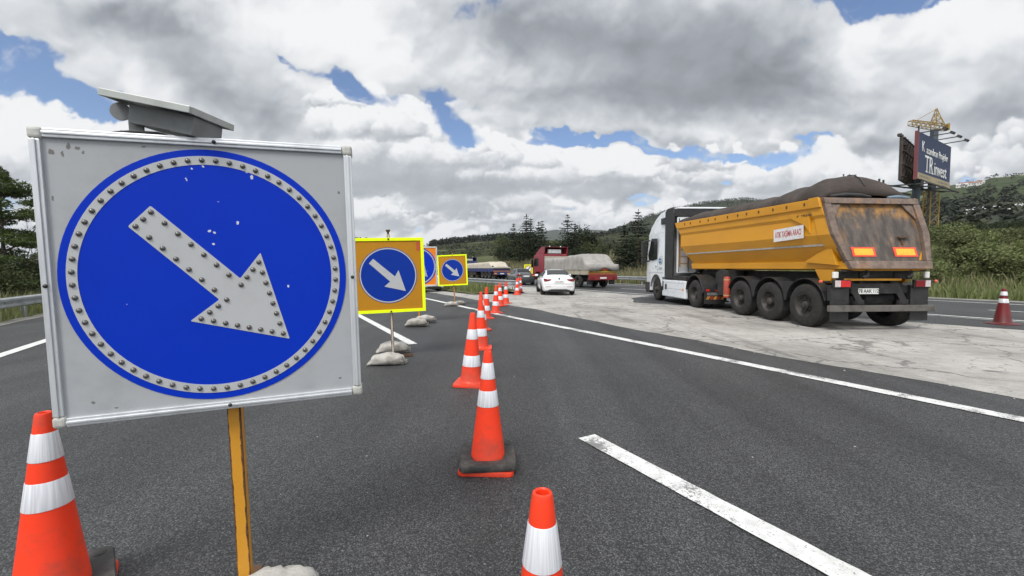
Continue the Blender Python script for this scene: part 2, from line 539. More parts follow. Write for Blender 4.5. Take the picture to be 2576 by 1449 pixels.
# ------------------------------------------------------------------ mesh builder
def sides(mb, name, mats, parent, bevel=0.0, M=None, smooth=None):
    """builds what lies left and what lies right of the middle as two parts"""
    out = []
    for s_ in (-1, 1):
        q = MB(); used = {}
        for f in mb.f:
            if (sum(mb.v[i][0] for i in f) > 0) == (s_ > 0):
                for i in f:
                    if i not in used:
                        used[i] = len(q.v); q.v.append(mb.v[i])
                q.f.append(tuple(used[i] for i in f)); q.mi.append(0)
        if q.f:
            if M is not None: q.v = [tuple(M @ Vector(p)) for p in q.v]
            out.append(q.build(name, mats, parent, bevel, smooth))
    return out


class MB:
    def __init__(s):
        s.v = []; s.f = []; s.mi = []

    def add(s, vs, fs, mi=0, M=None):
        o = len(s.v)
        if M is not None:
            vs = [M @ Vector(p) for p in vs]
        s.v += [tuple(p) for p in vs]
        s.f += [tuple(i + o for i in f) for f in fs]
        s.mi += [mi] * len(fs)
        return s

    def box(s, x0, x1, y0, y1, z0, z1, mi=0, M=None):
        v = [(x0, y0, z0), (x1, y0, z0), (x1, y1, z0), (x0, y1, z0), (x0, y0, z1), (x1, y0, z1), (x1, y1, z1), (x0, y1, z1)]
        f = [(0, 3, 2, 1), (4, 5, 6, 7), (0, 1, 5, 4), (1, 2, 6, 5), (2, 3, 7, 6), (3, 0, 4, 7)]
        return s.add(v, f, mi, M)

    def prism(s, poly, axis, lo, hi, mi=0, M=None):
        """polygon in the two other axes (in x,y,z order), extruded along axis"""
        n = len(poly)
        def p(a, b, c):
            return {'x': (c, a, b), 'y': (a, c, b), 'z': (a, b, c)}[axis]
        v = [p(a, b, lo) for a, b in poly] + [p(a, b, hi) for a, b in poly]
        f = [tuple(range(n)), tuple(range(2 * n - 1, n - 1, -1))]
        f += [(i, i + n, (i + 1) % n + n, (i + 1) % n) for i in range(n)]
        return s.add(v, f, mi, M)

    def loft(s, rings, caps=True, closed=True, mi=0, M=None):
        n = len(rings[0]); v = [p for r in rings for p in r]; f = []
        for k in range(len(rings) - 1):
            for i in range(n if closed else n - 1):
                j = (i + 1) % n
                f.append((k * n + i, k * n + j, (k + 1) * n + j, (k + 1) * n + i))
        if caps:
            f.append(tuple(range(n - 1, -1, -1)))
            f.append(tuple(range((len(rings) - 1) * n, len(rings) * n)))
        return s.add(v, f, mi, M)

    def tube(s, pts, r, n=8, caps=True, mi=0, M=None):
        pts = [Vector(p) for p in pts]
        rs = r if isinstance(r, (list, tuple)) else [r] * len(pts)
        rings = []; ref = None
        for i, p in enumerate(pts):
            d = (pts[min(i + 1, len(pts) - 1)] - pts[max(i - 1, 0)]).normalized()
            if ref is None:
                ref = Vector((0, 0, 1)) if abs(d.z) < 0.9 else Vector((1, 0, 0))
            a = d.cross(ref).normalized(); b = d.cross(a).normalized()
            ref = a.cross(d) if a.cross(d).length > 1e-4 else ref
            rings.append([p + (a * math.cos(2 * PI * k / n) + b * math.sin(2 * PI * k / n)) * rs[i] for k in range(n)])
        return s.loft(rings, caps, True, mi, M)

    def lathe(s, prof, n=24, axis='z', c=(0, 0, 0), mi=0, M=None, close=False):
        rings = []
        for r, h in prof:
            ring = []
            for k in range(n):
                a = 2 * PI * k / n
                x, y = r * math.cos(a), r * math.sin(a)
                q = {'z': (x, y, h), 'x': (h, x, y), 'y': (y, h, x)}[axis]
                ring.append((q[0] + c[0], q[1] + c[1], q[2] + c[2]))
            rings.append(ring)
        if close:
            rings.append(rings[0])
        return s.loft(rings, False, True, mi, M)

    def build(s, name, mats, parent=None, bevel=0.0, smooth=None, fix=True, seg=2):
        me = bpy.data.meshes.new(name)
        me.from_pydata(s.v, [], s.f)
        mats = mats if isinstance(mats, (list, tuple)) else [mats]
        for m in mats:
            me.materials.append(m)
        if len(mats) > 1:
            me.polygons.foreach_set('material_index', s.mi)
        if fix:
            bm = bmesh.new(); bm.from_mesh(me)
            bmesh.ops.recalc_face_normals(bm, faces=bm.faces)
            bm.to_mesh(me); bm.free()
        me.update()
        if smooth is not None:
            me.shade_smooth()
            me.set_sharp_from_angle(angle=R(smooth))
        o = bpy.data.objects.new(name, me)
        COL.objects.link(o)
        if parent is not None:
            o.parent = parent
        if bevel:
            md = o.modifiers.new('edge', 'BEVEL')
            md.width = bevel; md.segments = seg; md.limit_method = 'ANGLE'; md.angle_limit = R(35)
        return o


def tag(o, label=None, cat=None, group=None, kind=None):
    if label: o['label'] = label
    if cat: o['category'] = cat
    if group: o['group'] = group
    if kind: o['kind'] = kind
    return o


def thing(name, label, cat, loc=(0, 0, 0), rz=0.0, group=None):
    o = bpy.data.objects.new(name, None)
    o.empty_display_size = 0.2
    COL.objects.link(o)
    o.location = loc
    o.rotation_euler = (0, 0, rz)
    return tag(o, label, cat, group)


KIDS = {}
def copy_tree(o, parent=None, kids=None):
    c = o.copy()
    COL.objects.link(c)
    if parent is not None:
        c.parent = parent
    for ch in [x for x in bpy.data.objects if x.parent == o]:
        if ch is not c:
            copy_tree(ch, c)
    return c


def at(o, loc=(0, 0, 0), rot=(0, 0, 0)):
    o.location = loc; o.rotation_euler = rot
    return o


FONT = None
def text_mesh(txt, size, M, name, m, parent, ext=0.001, sx=1.0, shear=0.0, weight=0.0, align='CENTER'):
    """flat lettering: text runs along local +x, stands up along +y, faces +z; M places it"""
    cu = bpy.data.curves.new('txt', 'FONT')
    cu.body = txt; cu.size = size; cu.extrude = ext; cu.shear = shear; cu.offset = weight
    cu.align_x = align; cu.align_y = 'CENTER'
    cu.resolution_u = 3
    o = bpy.data.objects.new('txt', cu)
    COL.objects.link(o)
    bpy.context.view_layer.update()
    dg = bpy.context.evaluated_depsgraph_get()
    me = bpy.data.meshes.new_from_object(o.evaluated_get(dg))
    bpy.data.objects.remove(o)
    bpy.data.curves.remove(cu)
    me.transform(M @ Matrix.Diagonal((sx, 1, 1, 1)))
    me.name = name
    me.materials.clear(); me.materials.append(m)
    q = bpy.data.objects.new(name, me)
    COL.objects.link(q)
    if parent is not None: q.parent = parent
    return q


def face_my(x, y, z, rz=0.0):
    """frame for lettering that faces local -y (towards the viewer), reading left to right along +x"""
    return Matrix.Translation((x, y, z)) @ Matrix.Rotation(rz, 4, 'Z') @ Matrix.Rotation(PI / 2, 4, 'X')


def face_mx(x, y, z, ry=0.0):
    """lettering on a wall that faces local -x, reading towards -y"""
    return Matrix.Translation((x, y, z)) @ Matrix.Rotation(-PI / 2, 4, 'Z') @ Matrix.Rotation(PI / 2 + ry, 4, 'X')


# ground point seen at a pixel of the reference frame, so that everything is laid out in metres
def G(px, py, z=0.0):
    x = (px - 1288) / FPX; u = -(py - 724.5) / FPX
    c, s = math.cos(PITCH), math.sin(PITCH)
    r = (x, c + u * s, -s + u * c)
    t = (z - CAM_H) / r[2]
    return Vector((r[0] * t, r[1] * t, z))


ROAD_A = R(29.2)
EN = Vector((math.cos(ROAD_A), math.sin(ROAD_A), 0))       # across the road, to the right
ET = Vector((-math.sin(ROAD_A), math.cos(ROAD_A), 0))      # along the road, away
def NTp(n, t, z=0.0):
    p = EN * n + ET * t
    return Vector((p.x, p.y, z))


M_ASPH = mat_asphalt()
M_APRON = mat_apron()
M_LINE = mat_marking('road_paint', 0.35)
M_LINEW = mat_marking('worn_road_paint', 0.62)
M_WHITE = pm('white_paint', (0.78, 0.79, 0.80), (0.60, 0.60, 0.60), 0.5, 3.0, 0.35, coat=0.3)
M_CHAS = pm('chassis_black', (0.012, 0.012, 0.012), (0.038, 0.034, 0.03), 0.8, 5.0, 0.75)
M_BLACK = pm('black_plastic', (0.014, 0.014, 0.015), (0.032, 0.031, 0.03), 0.7, 6.0, 0.55)
M_TYRE = pm('tyre_rubber', (0.014, 0.0135, 0.013), (0.032, 0.029, 0.026), 0.9, 8.0, 0.85, bump_s=0.2)
M_RIM = pm('dusty_rim', (0.055, 0.05, 0.046), (0.022, 0.02, 0.019), 0.9, 7.0, 0.6, 0.3)
M_STEEL = pm('galvanised_steel', (0.42, 0.44, 0.45), (0.25, 0.255, 0.26), 0.7, 3.0, 0.5, 0.6)
M_GLASS = pm('dark_glass', (0.010, 0.012, 0.013), (0.014, 0.016, 0.018), 0.3, 2.0, 0.14, 0.0, 0.32)
M_RED = pm('red_lens', (0.55, 0.02, 0.02), (0.35, 0.012, 0.012), 0.5, 8.0, 0.25)
M_DRED = pm('dark_red_lens', (0.20, 0.012, 0.015), (0.12, 0.01, 0.01), 0.5, 8.0, 0.2)
M_ORANGE = pm('orange_lens', (0.85, 0.25, 0.02), (0.6, 0.15, 0.01), 0.5, 8.0, 0.3)
M_PLATE = pm('plate_white', (0.72, 0.72, 0.70), (0.5, 0.5, 0.48), 0.6, 12.0, 0.45)
M_INK = pm('ink_black', (0.015, 0.015, 0.015), None, 0.2, 5.0, 0.5)
M_ALU = pm('aluminium', (0.62, 0.64, 0.66), (0.45, 0.46, 0.48), 0.6, 14.0, 0.42, 0.55, stretch=(1, 1, 0.2))

# ================================================================== SETTING
def sheet(name, poly, z, m, kind='structure', res=None, noise_edge=0.0):
    mb = MB()
    mb.add([(p.x, p.y, z) for p in poly], [tuple(range(len(poly)))])
    o = mb.build(name, m, fix=False)
    o['kind'] = kind
    if o.data.polygons[0].normal.z < 0:
        o.data.flip_normals()
    return o


def mat_earth(name, g1, g2, g3, sc=0.15):
    m, T, b = principled(name)
    co = objco(T)
    n = T.noise(co, sc, 7, 0.62)
    n2 = T.noise(co, sc * 14, 5, 0.65)
    col = T.mix(T.ss(n, 0.40, 0.60), g1, g2)
    col = T.mix(T.mul(T.ss(n2, 0.5, 0.7), 0.6), col, g3)
    T.l.new(col, b.inputs['Base Color'])
    b.inputs['Roughness'].default_value = 0.95
    b.inputs['Specular IOR Level'].default_value = 0.1
    return m


M_EARTH = mat_earth('grassy_earth', (0.060, 0.070, 0.030), (0.085, 0.092, 0.043), (0.12, 0.105, 0.07))
M_GRAVEL = mat_earth('gravel_verge', (0.24, 0.23, 0.21), (0.17, 0.165, 0.15), (0.30, 0.29, 0.27), 1.5)

mb = MB()
nseg = 64
rad = [0.0, 60, 150, 400, 1000, 3000, 7000]
rings = [[(r_ * math.cos(2 * PI * k / nseg), r_ * math.sin(2 * PI * k / nseg), -0.06) for k in range(nseg)] for r_ in rad[1:]]
mb.loft(rings, False)
mb.add(rings[0], [tuple(range(nseg))])
g = mb.build('ground', M_EARTH, fix=True); g['kind'] = 'structure'

# the two carriageways
def strip(name, n0, n1, t0, t1, z, m, seg=40, jag=0.0, seed=0):
    rng = random.Random(seed)
    vs = []; fs = []
    for i in range(seg + 1):
        t = t0 + (t1 - t0) * i / seg
        a = n0(t) if callable(n0) else n0
        b = n1(t) if callable(n1) else n1
        vs += [NTp(a + rng.uniform(-jag, jag), t, z), NTp(b + rng.uniform(-jag, jag), t, z)]
        if i:
            k = 2 * i
            fs.append((k - 2, k - 1, k + 1, k))
    o = MB().add(vs, fs).build(name, m, fix=False)
    o['kind'] = 'structure'
    if o.data.polygons[0].normal.z < 0: o.data.flip_normals()
    return o

strip('road', -6.0, 28.0, -60, 420, 0.0, M_ASPH, 60)
strip('gravel_shoulder', 27.6, 28.9, -60, 300, 0.006, M_GRAVEL, 600, 0.14, 3)
strip('gravel_shoulder', -6.35, -5.95, -60, 300, 0.006, M_GRAVEL, 500, 0.05, 4)

# worn concrete of the opening in the median
edge_l = [(7.25, -40), (7.27, 1.0), (7.35, 4.5), (7.68, 9.0), (8.15, 13.3), (8.3, 21), (8.35, 60)]
edge_r = [(9.5, 60), (9.4, 25), (9.9, 22.2), (11.6, 21.0), (12.9, 21.2), (13.3, 26), (13.4, 60), (17.3, 60), (17.3, 24), (17.35, 16.2), (15.2, 15.4), (13.4, 13.4),
          (14.5, 9.5), (15.3, 3.0), (16.5, -40)]
rng = random.Random(5)
def roughen(pts, step=0.25, jag=0.03):
    out = []
    for i in range(len(pts) - 1):
        a, b = Vector(pts[i]), Vector(pts[i + 1])
        k = max(int((b - a).length / step), 1)
        d = (b - a).normalized() if (b - a).length > 0 else Vector((0, 0))
        for j in range(k):
            p = a.lerp(b, j / k)
            w = rng.uniform(-jag, jag) + 0.05 * math.sin(p.y * 1.7 + p.x)
            out.append(NTp(p.x - d.y * w, p.y + d.x * w))
    return out
poly = roughen(edge_l) + roughen(edge_r)
bm = bmesh.new()
vs = [bm.verts.new((p.x, p.y, 0.004)) for p in poly]
bm.faces.new(vs)
bmesh.ops.triangulate(bm, faces=bm.faces)
bmesh.ops.recalc_face_normals(bm, faces=bm.faces)
me = bpy.data.meshes.new('concrete_apron'); bm.to_mesh(me); bm.free()
if me.polygons[0].normal.z < 0: me.flip_normals()
me.materials.append(M_APRON)
o = bpy.data.objects.new('concrete_apron', me); COL.objects.link(o); o['kind'] = 'structure'

# painted lines
def ncurve(pts):
    def f(t):
        for (n0, t0), (n1, t1) in zip(pts, pts[1:]):
            if t <= t1: return n0 + (n1 - n0) * max(0, (t - t0) / (t1 - t0))
        return pts[-1][0]
    return f
def line(c, w, t0, t1, m, seed=0, jag=0.004, step=0.12, z=0.008):
    f = c if callable(c) else (lambda t: c)
    strip('lane_marking', lambda t: f(t) - w / 2, lambda t: f(t) + w / 2, t0, t1, z, m, max(int((t1 - t0) / step), 2), jag, seed)
right_edge = ncurve([(6.30, -20), (6.28, 1), (6.27, 7), (6.22, 11), (6.30, 15), (6.45, 19), (6.5, 120)])
line(right_edge, 0.21, -20, 14, M_LINEW, 1)
line(right_edge, 0.21, 14, 120, M_LINE, 2, step=0.5)
line(-3.95, 0.19, -20, 120, M_LINE, 3, step=0.5)
for k in range(-1, 8):
    t0 = 8.1 + 11.1 * k if k >= 0 else -3.2
    line(2.36, 0.175, t0, t0 + 6.1, M_LINEW if k < 0 else M_LINE, 10 + k)
line(18.05, 0.18, -40, 200, M_LINE, 30, step=0.5)
line(17.62, 0.07, -40, 14, M_LINEW, 31, step=0.5)
line(25.9, 0.18, -40, 200, M_LINE, 32, step=0.5)
for k in range(-4, 14):
    line(21.7, 0.14, 1.0 + 9 * k, 5.0 + 9 * k, M_LINE, 40 + k, step=0.5)

# small pale stones and crumbs lying about on the asphalt
mb = MB(); rng = random.Random(8)
for i in range(420):
    n_, t_ = rng.uniform(-5, 7), rng.uniform(1, 12)
    if i > 60: t_ = rng.uniform(-3, 16); n_ = 7.45 + 0.045 * max(t_ - 3, 0) + rng.gauss(0.05, 0.14)
    if i > 300: n_, t_ = rng.uniform(7.8, 15), rng.uniform(-2, 18)
    p = NTp(n_, t_, 0.004 if i > 60 else 0.0); s_ = rng.uniform(0.004, 0.011) if i < 60 else rng.uniform(0.005, 0.02)
    vs = [(p.x + s_ * rng.uniform(.6, 1.2) * math.cos(a), p.y + s_ * rng.uniform(.6, 1.2) * math.sin(a), 0.001) for a in (0, 1.3, 2.5, 3.8, 5.1)]
    vs.append((p.x, p.y, s_ * rng.uniform(.5, .9)))
    mb.add(vs, [(k, (k + 1) % 5, 5) for k in range(5)])
o = mb.build('gravel', pm('pale_stone', (0.38, 0.37, 0.35), (0.2, 0.2, 0.19), 0.8, 30, 0.9)); o['kind'] = 'stuff'

# --------------------------------------------------------- banks and hills
def fb(x, y, oct=4, sc=1.0):
    s_, a_ = 0.0, 1.0
    for k in range(oct):
        s_ += a_ * mnoise.noise((x * sc, y * sc, 3.7 * k)); a_ *= 0.5; sc *= 2.1
    return s_

def smooth(x, a, b):
    t = min(max((x - a) / (b - a), 0), 1)
    return t * t * (3 - 2 * t)

def bank_z(n, t):
    if n > 20:
        z = 2.9 * smooth(n, 28.6, 41) + 2.2 * smooth(n, 40, 60) + 0.25 * fb(n, t, 3, 0.15) * smooth(n, 29, 34)
        return z - 0.02
    if n < -6:
        return -0.05 + 0.15 * smooth(-n, 6.3, 9) + 0.8 * smooth(-n, 10, 30) + 0.1 * fb(n, t, 3, 0.3) * smooth(-n, 6.5, 9)
    w = smooth(n, 9.3, 10.4) * (1 - smooth(n, 12.5, 13.1))
    return 0.012 + 0.24 * w * smooth(t, 20.6, 23) + 0.04 * fb(n, t, 2, 0.8) * w

def grid(name, n0, n1, t0, t1, nn, nt, zf, m):
    vs = []; fs = []
    for i in range(nn + 1):
        for j in range(nt + 1):
            n_, t_ = n0 + (n1 - n0) * i / nn, t0 + (t1 - t0) * j / nt
            vs.append(NTp(n_, t_, zf(n_, t_)))
            if i and j:
                a = i * (nt + 1) + j
                fs.append((a, a - 1, a - nt - 2, a - nt - 1))
    o = MB().add(vs, fs).build(name, m, smooth=60)
    o['kind'] = 'structure'
    return o
grid('grass_bank', 28.5, 90, -80, 320, 60, 160, bank_z, M_EARTH)
grid('grass_bank', -6.2, -60, -60, 320, 40, 120, bank_z, M_EARTH)
def med_z(n, t):
    return bank_z(n, t)
grid('median_strip', 9.6, 13.0, 21.6, 260, 14, 240, med_z, M_EARTH)


def mat_hill(name, dark, mid, field, sc, fields=0.5, blue=0.0):
    m, T, b = principled(name)
    co = objco(T)
    n1 = T.noise(co, sc, 6, 0.6)
    n2 = T.noise(co, sc * 7, 6, 0.7)
    col = T.mix(T.ss(n2, 0.38, 0.62), dark, mid)
    mp = T.new('ShaderNodeMapping'); T.l.new(co, mp.inputs[0])
    mp.inputs['Scale'].default_value = (0.25, 1.0, 4.0)
    n3 = T.noise(mp.outputs[0], sc * 2.2, 3, 0.5)
    msk = T.mul(T.ss(n1, 0.50, 0.58), T.ss(n3, 0.47, 0.53))
    col = T.mix(T.mul(msk, fields), col, field)
    T.l.new(col, b.inputs['Base Color'])
    b.inputs['Roughness'].default_value = 1.0
    b.inputs['Specular IOR Level'].default_value = 0.0
    return m


HILLS = {}
def hill(name, ridge, y0, y1, m, nx=120, ny=36, rough=0.05, foot=-2.0, pw=1.0):
    xs0, xs1 = ridge[0][0], ridge[-1][0]
    def rp(px):
        for (a, b), (c, d) in zip(ridge, ridge[1:]):
            if px <= c:
                f = (px - a) / (c - a); f = f * f * (3 - 2 * f) * 0.5 + f * 0.5
                return b + (d - b) * f
        return ridge[-1][1]
    def pos(px, s):                      # s 0..1 foot to ridge, above 1 behind it
        Y = y0 + (y1 - y0) * s
        zr = CAM_H + (674 - rp(px)) / FPX * y1
        if s <= 1:
            z = foot + (zr - foot) * (s ** pw)
            z += rough * zr * fb(px * 0.012, s * 5, 4) * math.sin(PI * min(s, 1))
        else:
            z = zr * (1 - 1.3 * (s - 1))
        return Vector(((px - 1288) / FPX * Y, Y, z))
    vs = []; fs = []
    for i in range(nx + 1):
        for j in range(ny + 1):
            px = xs0 + (xs1 - xs0) * i / nx
            s_ = 1.5 * j / ny
            p = pos(px, s_)
            if s_ > 0.9: p.z += y1 * 0.0016 * fb(px * 0.05, 7, 4)
            vs.append(p)
            if i and j:
                a = i * (ny + 1) + j
                fs.append((a, a - 1, a - ny - 2, a - ny - 1))
    o = MB().add(vs, fs).build(name, m, smooth=80)
    o['kind'] = 'structure'
    HILLS[name] = pos
    return pos


h_left = hill('hill', [(300, 600), (600, 596), (760, 606), (900, 608), (1075, 622), (1100, 617), (1150, 611), (1200, 606), (1270, 601), (1340, 600), (1420, 607),
              (1500, 596), (1560, 585), (1640, 590), (1760, 610)], 130, 620,
              mat_hill('near_hill', (0.030, 0.036, 0.021), (0.055, 0.060, 0.036), (0.115, 0.125, 0.068), 0.010, 0.95), 150, 40)
h_far = hill('mountain', [(300, 668), (900, 640), (1180, 606), (1260, 594), (1330, 586), (1385, 578), (1410, 576), (1440, 583), (1480, 575), (1530, 580), (1620, 588), (1900, 610), (2500, 650)], 3000, 4600,
             mat_hill('far_mountain', (0.030, 0.040, 0.028), (0.040, 0.050, 0.034), (0.06, 0.07, 0.04), 0.002, 0.3), 60, 20)
h_mid = hill('mountain', [(1440, 604), (1500, 594), (1530, 584), (1560, 573), (1600, 557), (1640, 541), (1700, 526), (1760, 513), (1830, 505), (1870, 502), (1930, 510),
             (2000, 528), (2100, 545), (2250, 552), (2400, 560)], 560, 1500,
             mat_hill('wooded_mountain', (0.030, 0.038, 0.025), (0.044, 0.052, 0.033), (0.085, 0.095, 0.055), 0.006, 0.35), 150, 40)
h_right = hill('mountain', [(1950, 560), (2050, 545), (2150, 518), (2225, 491), (2300, 479), (2395, 467), (2440, 459), (2490, 449), (2576, 441), (2750, 420), (2950, 400), (3200, 420)], 95, 860,
               mat_hill('terraced_hillside', (0.034, 0.046, 0.026), (0.066, 0.080, 0.042), (0.135, 0.145, 0.085), 0.008, 0.9), 150, 60, 0.035, 3.0, 1.15)


# ------------------------------------------------------------------ foliage
def rvec(r):
    while True:
        v = Vector((r.uniform(-1, 1), r.uniform(-1, 1), r.uniform(-1, 1)))
        if 0.05 < v.length <= 1: return v

def leaf(mb, p, s_, r, flat=0.0, asp=0.55):
    a = rvec(r).normalized(); b = a.cross(rvec(r)).normalized()
    if flat:
        a.z *= (1 - flat); b.z *= (1 - flat)
    a = a * s_; b = b * (s_ * asp)
    o = len(mb.v)
    mb.v += [tuple(p + a), tuple(p + b), tuple(p - a), tuple(p - b)]
    mb.f.append((o, o + 1, o + 2, o + 3)); mb.mi.append(0)

M_BARK = pm('bark', (0.085, 0.065, 0.05), (0.045, 0.036, 0.03), 0.9, 6.0, 0.95, stretch=(1, 1, 0.3), bump_s=0.5)
M_DEADWOOD = pm('bare_wood', (0.12, 0.105, 0.09), (0.07, 0.06, 0.052), 0.9, 6.0, 0.95)
M_NEEDLE = mat_leaf('spruce_needles', (0.012, 0.018, 0.010), (0.028, 0.038, 0.020), None, 0.12)
M_PINE = mat_leaf('pine_needles', (0.042, 0.064, 0.020), (0.095, 0.125, 0.040), None, 0.3)
M_LEAFD = mat_leaf('dark_leaves', (0.014, 0.021, 0.009), (0.034, 0.045, 0.019), None, 0.2)
M_LEAFM = mat_leaf('green_leaves', (0.034, 0.048, 0.018), (0.080, 0.098, 0.037), (0.13, 0.14, 0.06), 0.25)
M_LEAFO = mat_leaf('olive_leaves', (0.075, 0.092, 0.036), (0.145, 0.160, 0.066), (0.2, 0.2, 0.10), 0.3)
M_LEAFL = mat_leaf('light_leaves', (0.095, 0.125, 0.045), (0.19, 0.215, 0.085), (0.25, 0.25, 0.13), 0.35)
M_GRASSG = mat_leaf('green_grass', (0.13, 0.165, 0.060), (0.23, 0.26, 0.105), (0.30, 0.30, 0.16), 0.4)
M_GRASST = mat_leaf('dry_grass', (0.17, 0.165, 0.085), (0.28, 0.26, 0.15), (0.36, 0.33, 0.21), 0.35)

def trunk_mb(h, r0, r, lean=0.02):
    mb = MB()
    pts = []; rs = []
    dx, dy = r.uniform(-lean, lean), r.uniform(-lean, lean)
    for k in range(7):
        f = k / 6
        pts.append((dx * h * f + 0.02 * h * math.sin(3 * f) * dx, dy * h * f, h * f)); rs.append(r0 * (1 - 0.88 * f))
    pts[0] = (0, 0, -0.35)
    mb.tube(pts, rs, 7)
    return mb

def conifer_mesh(h, rad, seed, gap=0.0, sh=0.95):
    r = random.Random(seed)
    tr = trunk_mb(h * 0.97, 0.016 * h + 0.03, r, 0.012)
    cr = MB()
    nw = int(h * 3.1)
    for i in range(nw):
        f = (i + r.random() * 0.6) / nw
        z = h * (0.05 + 0.95 * f)
        L0 = rad * (1 - f) ** sh + 0.20
        nb = r.randint(5, 8) if f < 0.85 else 4
        a0 = r.uniform(0, 6.28)
        for k in range(nb):
            if r.random() < gap: continue
            a = a0 + 6.283 * k / nb + r.uniform(-.3, .3)
            L = L0 * r.uniform(0.6, 1.15)
            m_ = max(int(L * 9), 5)
            for j in range(m_):
                g_ = (j + r.random()) / m_
                if g_ < 0.15 and r.random() < 0.5: continue
                dz = -0.22 * L * g_ + 0.25 * L * g_ * g_
                sp = 0.16 * L * (1 - 0.5 * g_)
                p = Vector((math.cos(a) * L * g_ + r.uniform(-sp, sp), math.sin(a) * L * g_ + r.uniform(-sp, sp), z + dz + r.uniform(-.07, .05)))
                leaf(cr, p, r.uniform(0.15, 0.30) * (0.75 + 0.04 * h), r, 0.5, 0.42)
    for k in range(5):
        leaf(cr, Vector((0, 0, h * (0.955 + 0.012 * k))), 0.14, r, 0, 0.3)
    return tr, cr

def broad_mesh(h, w, seed, n=1500, ls=0.16, low=0.12, lobes=9):
    r = random.Random(seed)
    tr = trunk_mb(h * 0.7, 0.022 * h + 0.03, r, 0.05)
    cr = MB()
    L = []
    for k in range(lobes):
        a = r.uniform(0, 6.28); d = w * 0.5 * r.uniform(0.15, 0.72)
        z = h * r.uniform(low + 0.18, 0.80)
        L.append((Vector((d * math.cos(a), d * math.sin(a), z)), w * r.uniform(0.17, 0.30), h * r.uniform(0.13, 0.24)))
    L.append((Vector((0, 0, h * 0.80)), w * 0.22, h * 0.2))
    for c, rx, rz in L:
        tr.tube([(0, 0, c.z * 0.45), (c.x * 0.5, c.y * 0.5, c.z * 0.75), tuple(c)], [0.012 * h, 0.008 * h, 0.003 * h], 5)
    for i in range(n):
        c, rx, rz = L[r.randrange(len(L))]
        d = rvec(r).normalized()
        q = r.uniform(0.55, 1.08) if r.random() < 0.85 else r.uniform(1.0, 1.3)
        p = c + Vector((d.x * rx * q, d.y * rx * q, d.z * rz * q))
        if p.z < 0.03: p.z = r.uniform(0.03, 0.4)
        leaf(cr, p, ls * r.uniform(0.6, 1.35), r, 0.2, 0.6)
    return tr, cr

def tree(name, label, meshes, loc, rz, mc, group=None, sc=1.0, cat='tree', trunk='trunk', mt=None):
    t = thing(name, label, cat, loc, rz, group)
    t.scale = (sc, sc, sc)
    (tr, cr) = meshes
    if isinstance(tr, MB):
        a = tr.build(trunk, mt or M_BARK, t, smooth=60)
        b = cr.build('crown', mc, t, fix=False)
        return t, (a.data, b.data)
    for nm, me in ((trunk, tr), ('crown', cr)):
        o = bpy.data.objects.new(nm, me); COL.objects.link(o); o.parent = t
    return t, meshes

# conifers behind the red truck
def base_at(px, n):
    k = (px - 1288) / FPX
    Y = n / (EN.x * k + EN.y)
    p = Vector((k * Y, Y, 0)); t = p.dot(ET)
    p.z = bank_z(n, t)
    return p
CON = [(1324.5, 538.5, 40, 2.3, 'tallest spruce of the clump left of the red truck cab'),
       (1292, 563, 41, 2.0, 'slender spruce at the left edge of the clump, left of the red truck'),
       (1334, 549, 44, 2.1, 'spruce close behind the tallest one, left of the red truck'),
       (1355, 559, 41, 2.0, 'spruce with a thin split tip above the red truck cab'),
       (1363, 556, 45, 2.0, 'pointed spruce just right of the split-tipped one above the red cab'),
       (1426.6, 540, 42, 2.3, 'lone spire-topped spruce above the front of the grey tarpaulin'),
       (1446, 562, 43, 1.8, 'short spruce beside the lone spire-topped spruce'),
       (1569, 563, 37, 2.2, 'dark pointed conifer left of the big one near the white truck cab'),
       (1603.6, 529, 37, 2.7, 'broad tall conifer closest to the white truck cab')]
for i, (px, py, n_, w_, lab) in enumerate(CON):
    n_ = n_ - 3.5
    p = base_at(px, n_)
    h_ = CAM_H + (674 - py) / FPX * p.y - p.z
    tree('spruce_tree', lab, conifer_mesh(h_, 1.5 * w_ * h_ / 8.5, 100 + i, 0.12 if i in (0, 5) else 0.05), p, i * 1.1, M_NEEDLE, 'conifers behind the red truck')
for i, (px, py, n_) in enumerate([(1475, 564, 44), (1455, 566, 46), (1490, 590, 42)]):
    p = base_at(px, n_)
    h_ = CAM_H + (674 - py) / FPX * p.y - p.z
    tree('pine_tree', ['ragged young pine with a knobbly tip above the tarpaulin hump', 'thin pine between the short spruce and the knobbly pine', 'low rounded pine behind the tarpaulin hump'][i],
         broad_mesh(h_, h_ * 0.42, 130 + i, 1000, 0.17, 0.1, 12), p, i, M_NEEDLE, 'conifers behind the red truck')

# dark broadleaf mass between and in front of them
dat = None
FILL = []
rng = random.Random(21)
for px in range(1262, 1660, 17):
    FILL.append((px + rng.uniform(-6, 6), rng.uniform(36.5, 39), rng.uniform(602, 630)))
for px in range(1270, 1650, 24):
    FILL.append((px + rng.uniform(-8, 8), rng.uniform(42, 47), rng.uniform(584, 602)))
protos = {}
for i, (px, n_, py) in enumerate(FILL):
    p = base_at(px, n_)
    if 1500 < px < 1562: py = max(py, 612)
    h_ = CAM_H + (674 - py) / FPX * p.y - p.z
    k = i % 5
    w0 = 4.6
    if k not in protos:
        protos[k] = broad_mesh(5.5, 4.8, 200 + k, 1700, 0.17, 0.02, 13)
    t, protos[k] = tree('dark_tree', 'dark leafy tree in the dense thicket behind the red truck', protos[k], p, rng.uniform(0, 6), M_LEAFD if k < 3 else M_LEAFM,
                        'thicket behind the red truck', h_ / 5.5)
p = base_at(1583, 34.5)
tree('round_bush', 'rounded lighter green bush beside the white truck cab', broad_mesh(3.4, 3.6, 300, 3000, 0.11, -0.05, 16), p, 0, M_LEAFM, None, 0.95, 'bush', 'stem')

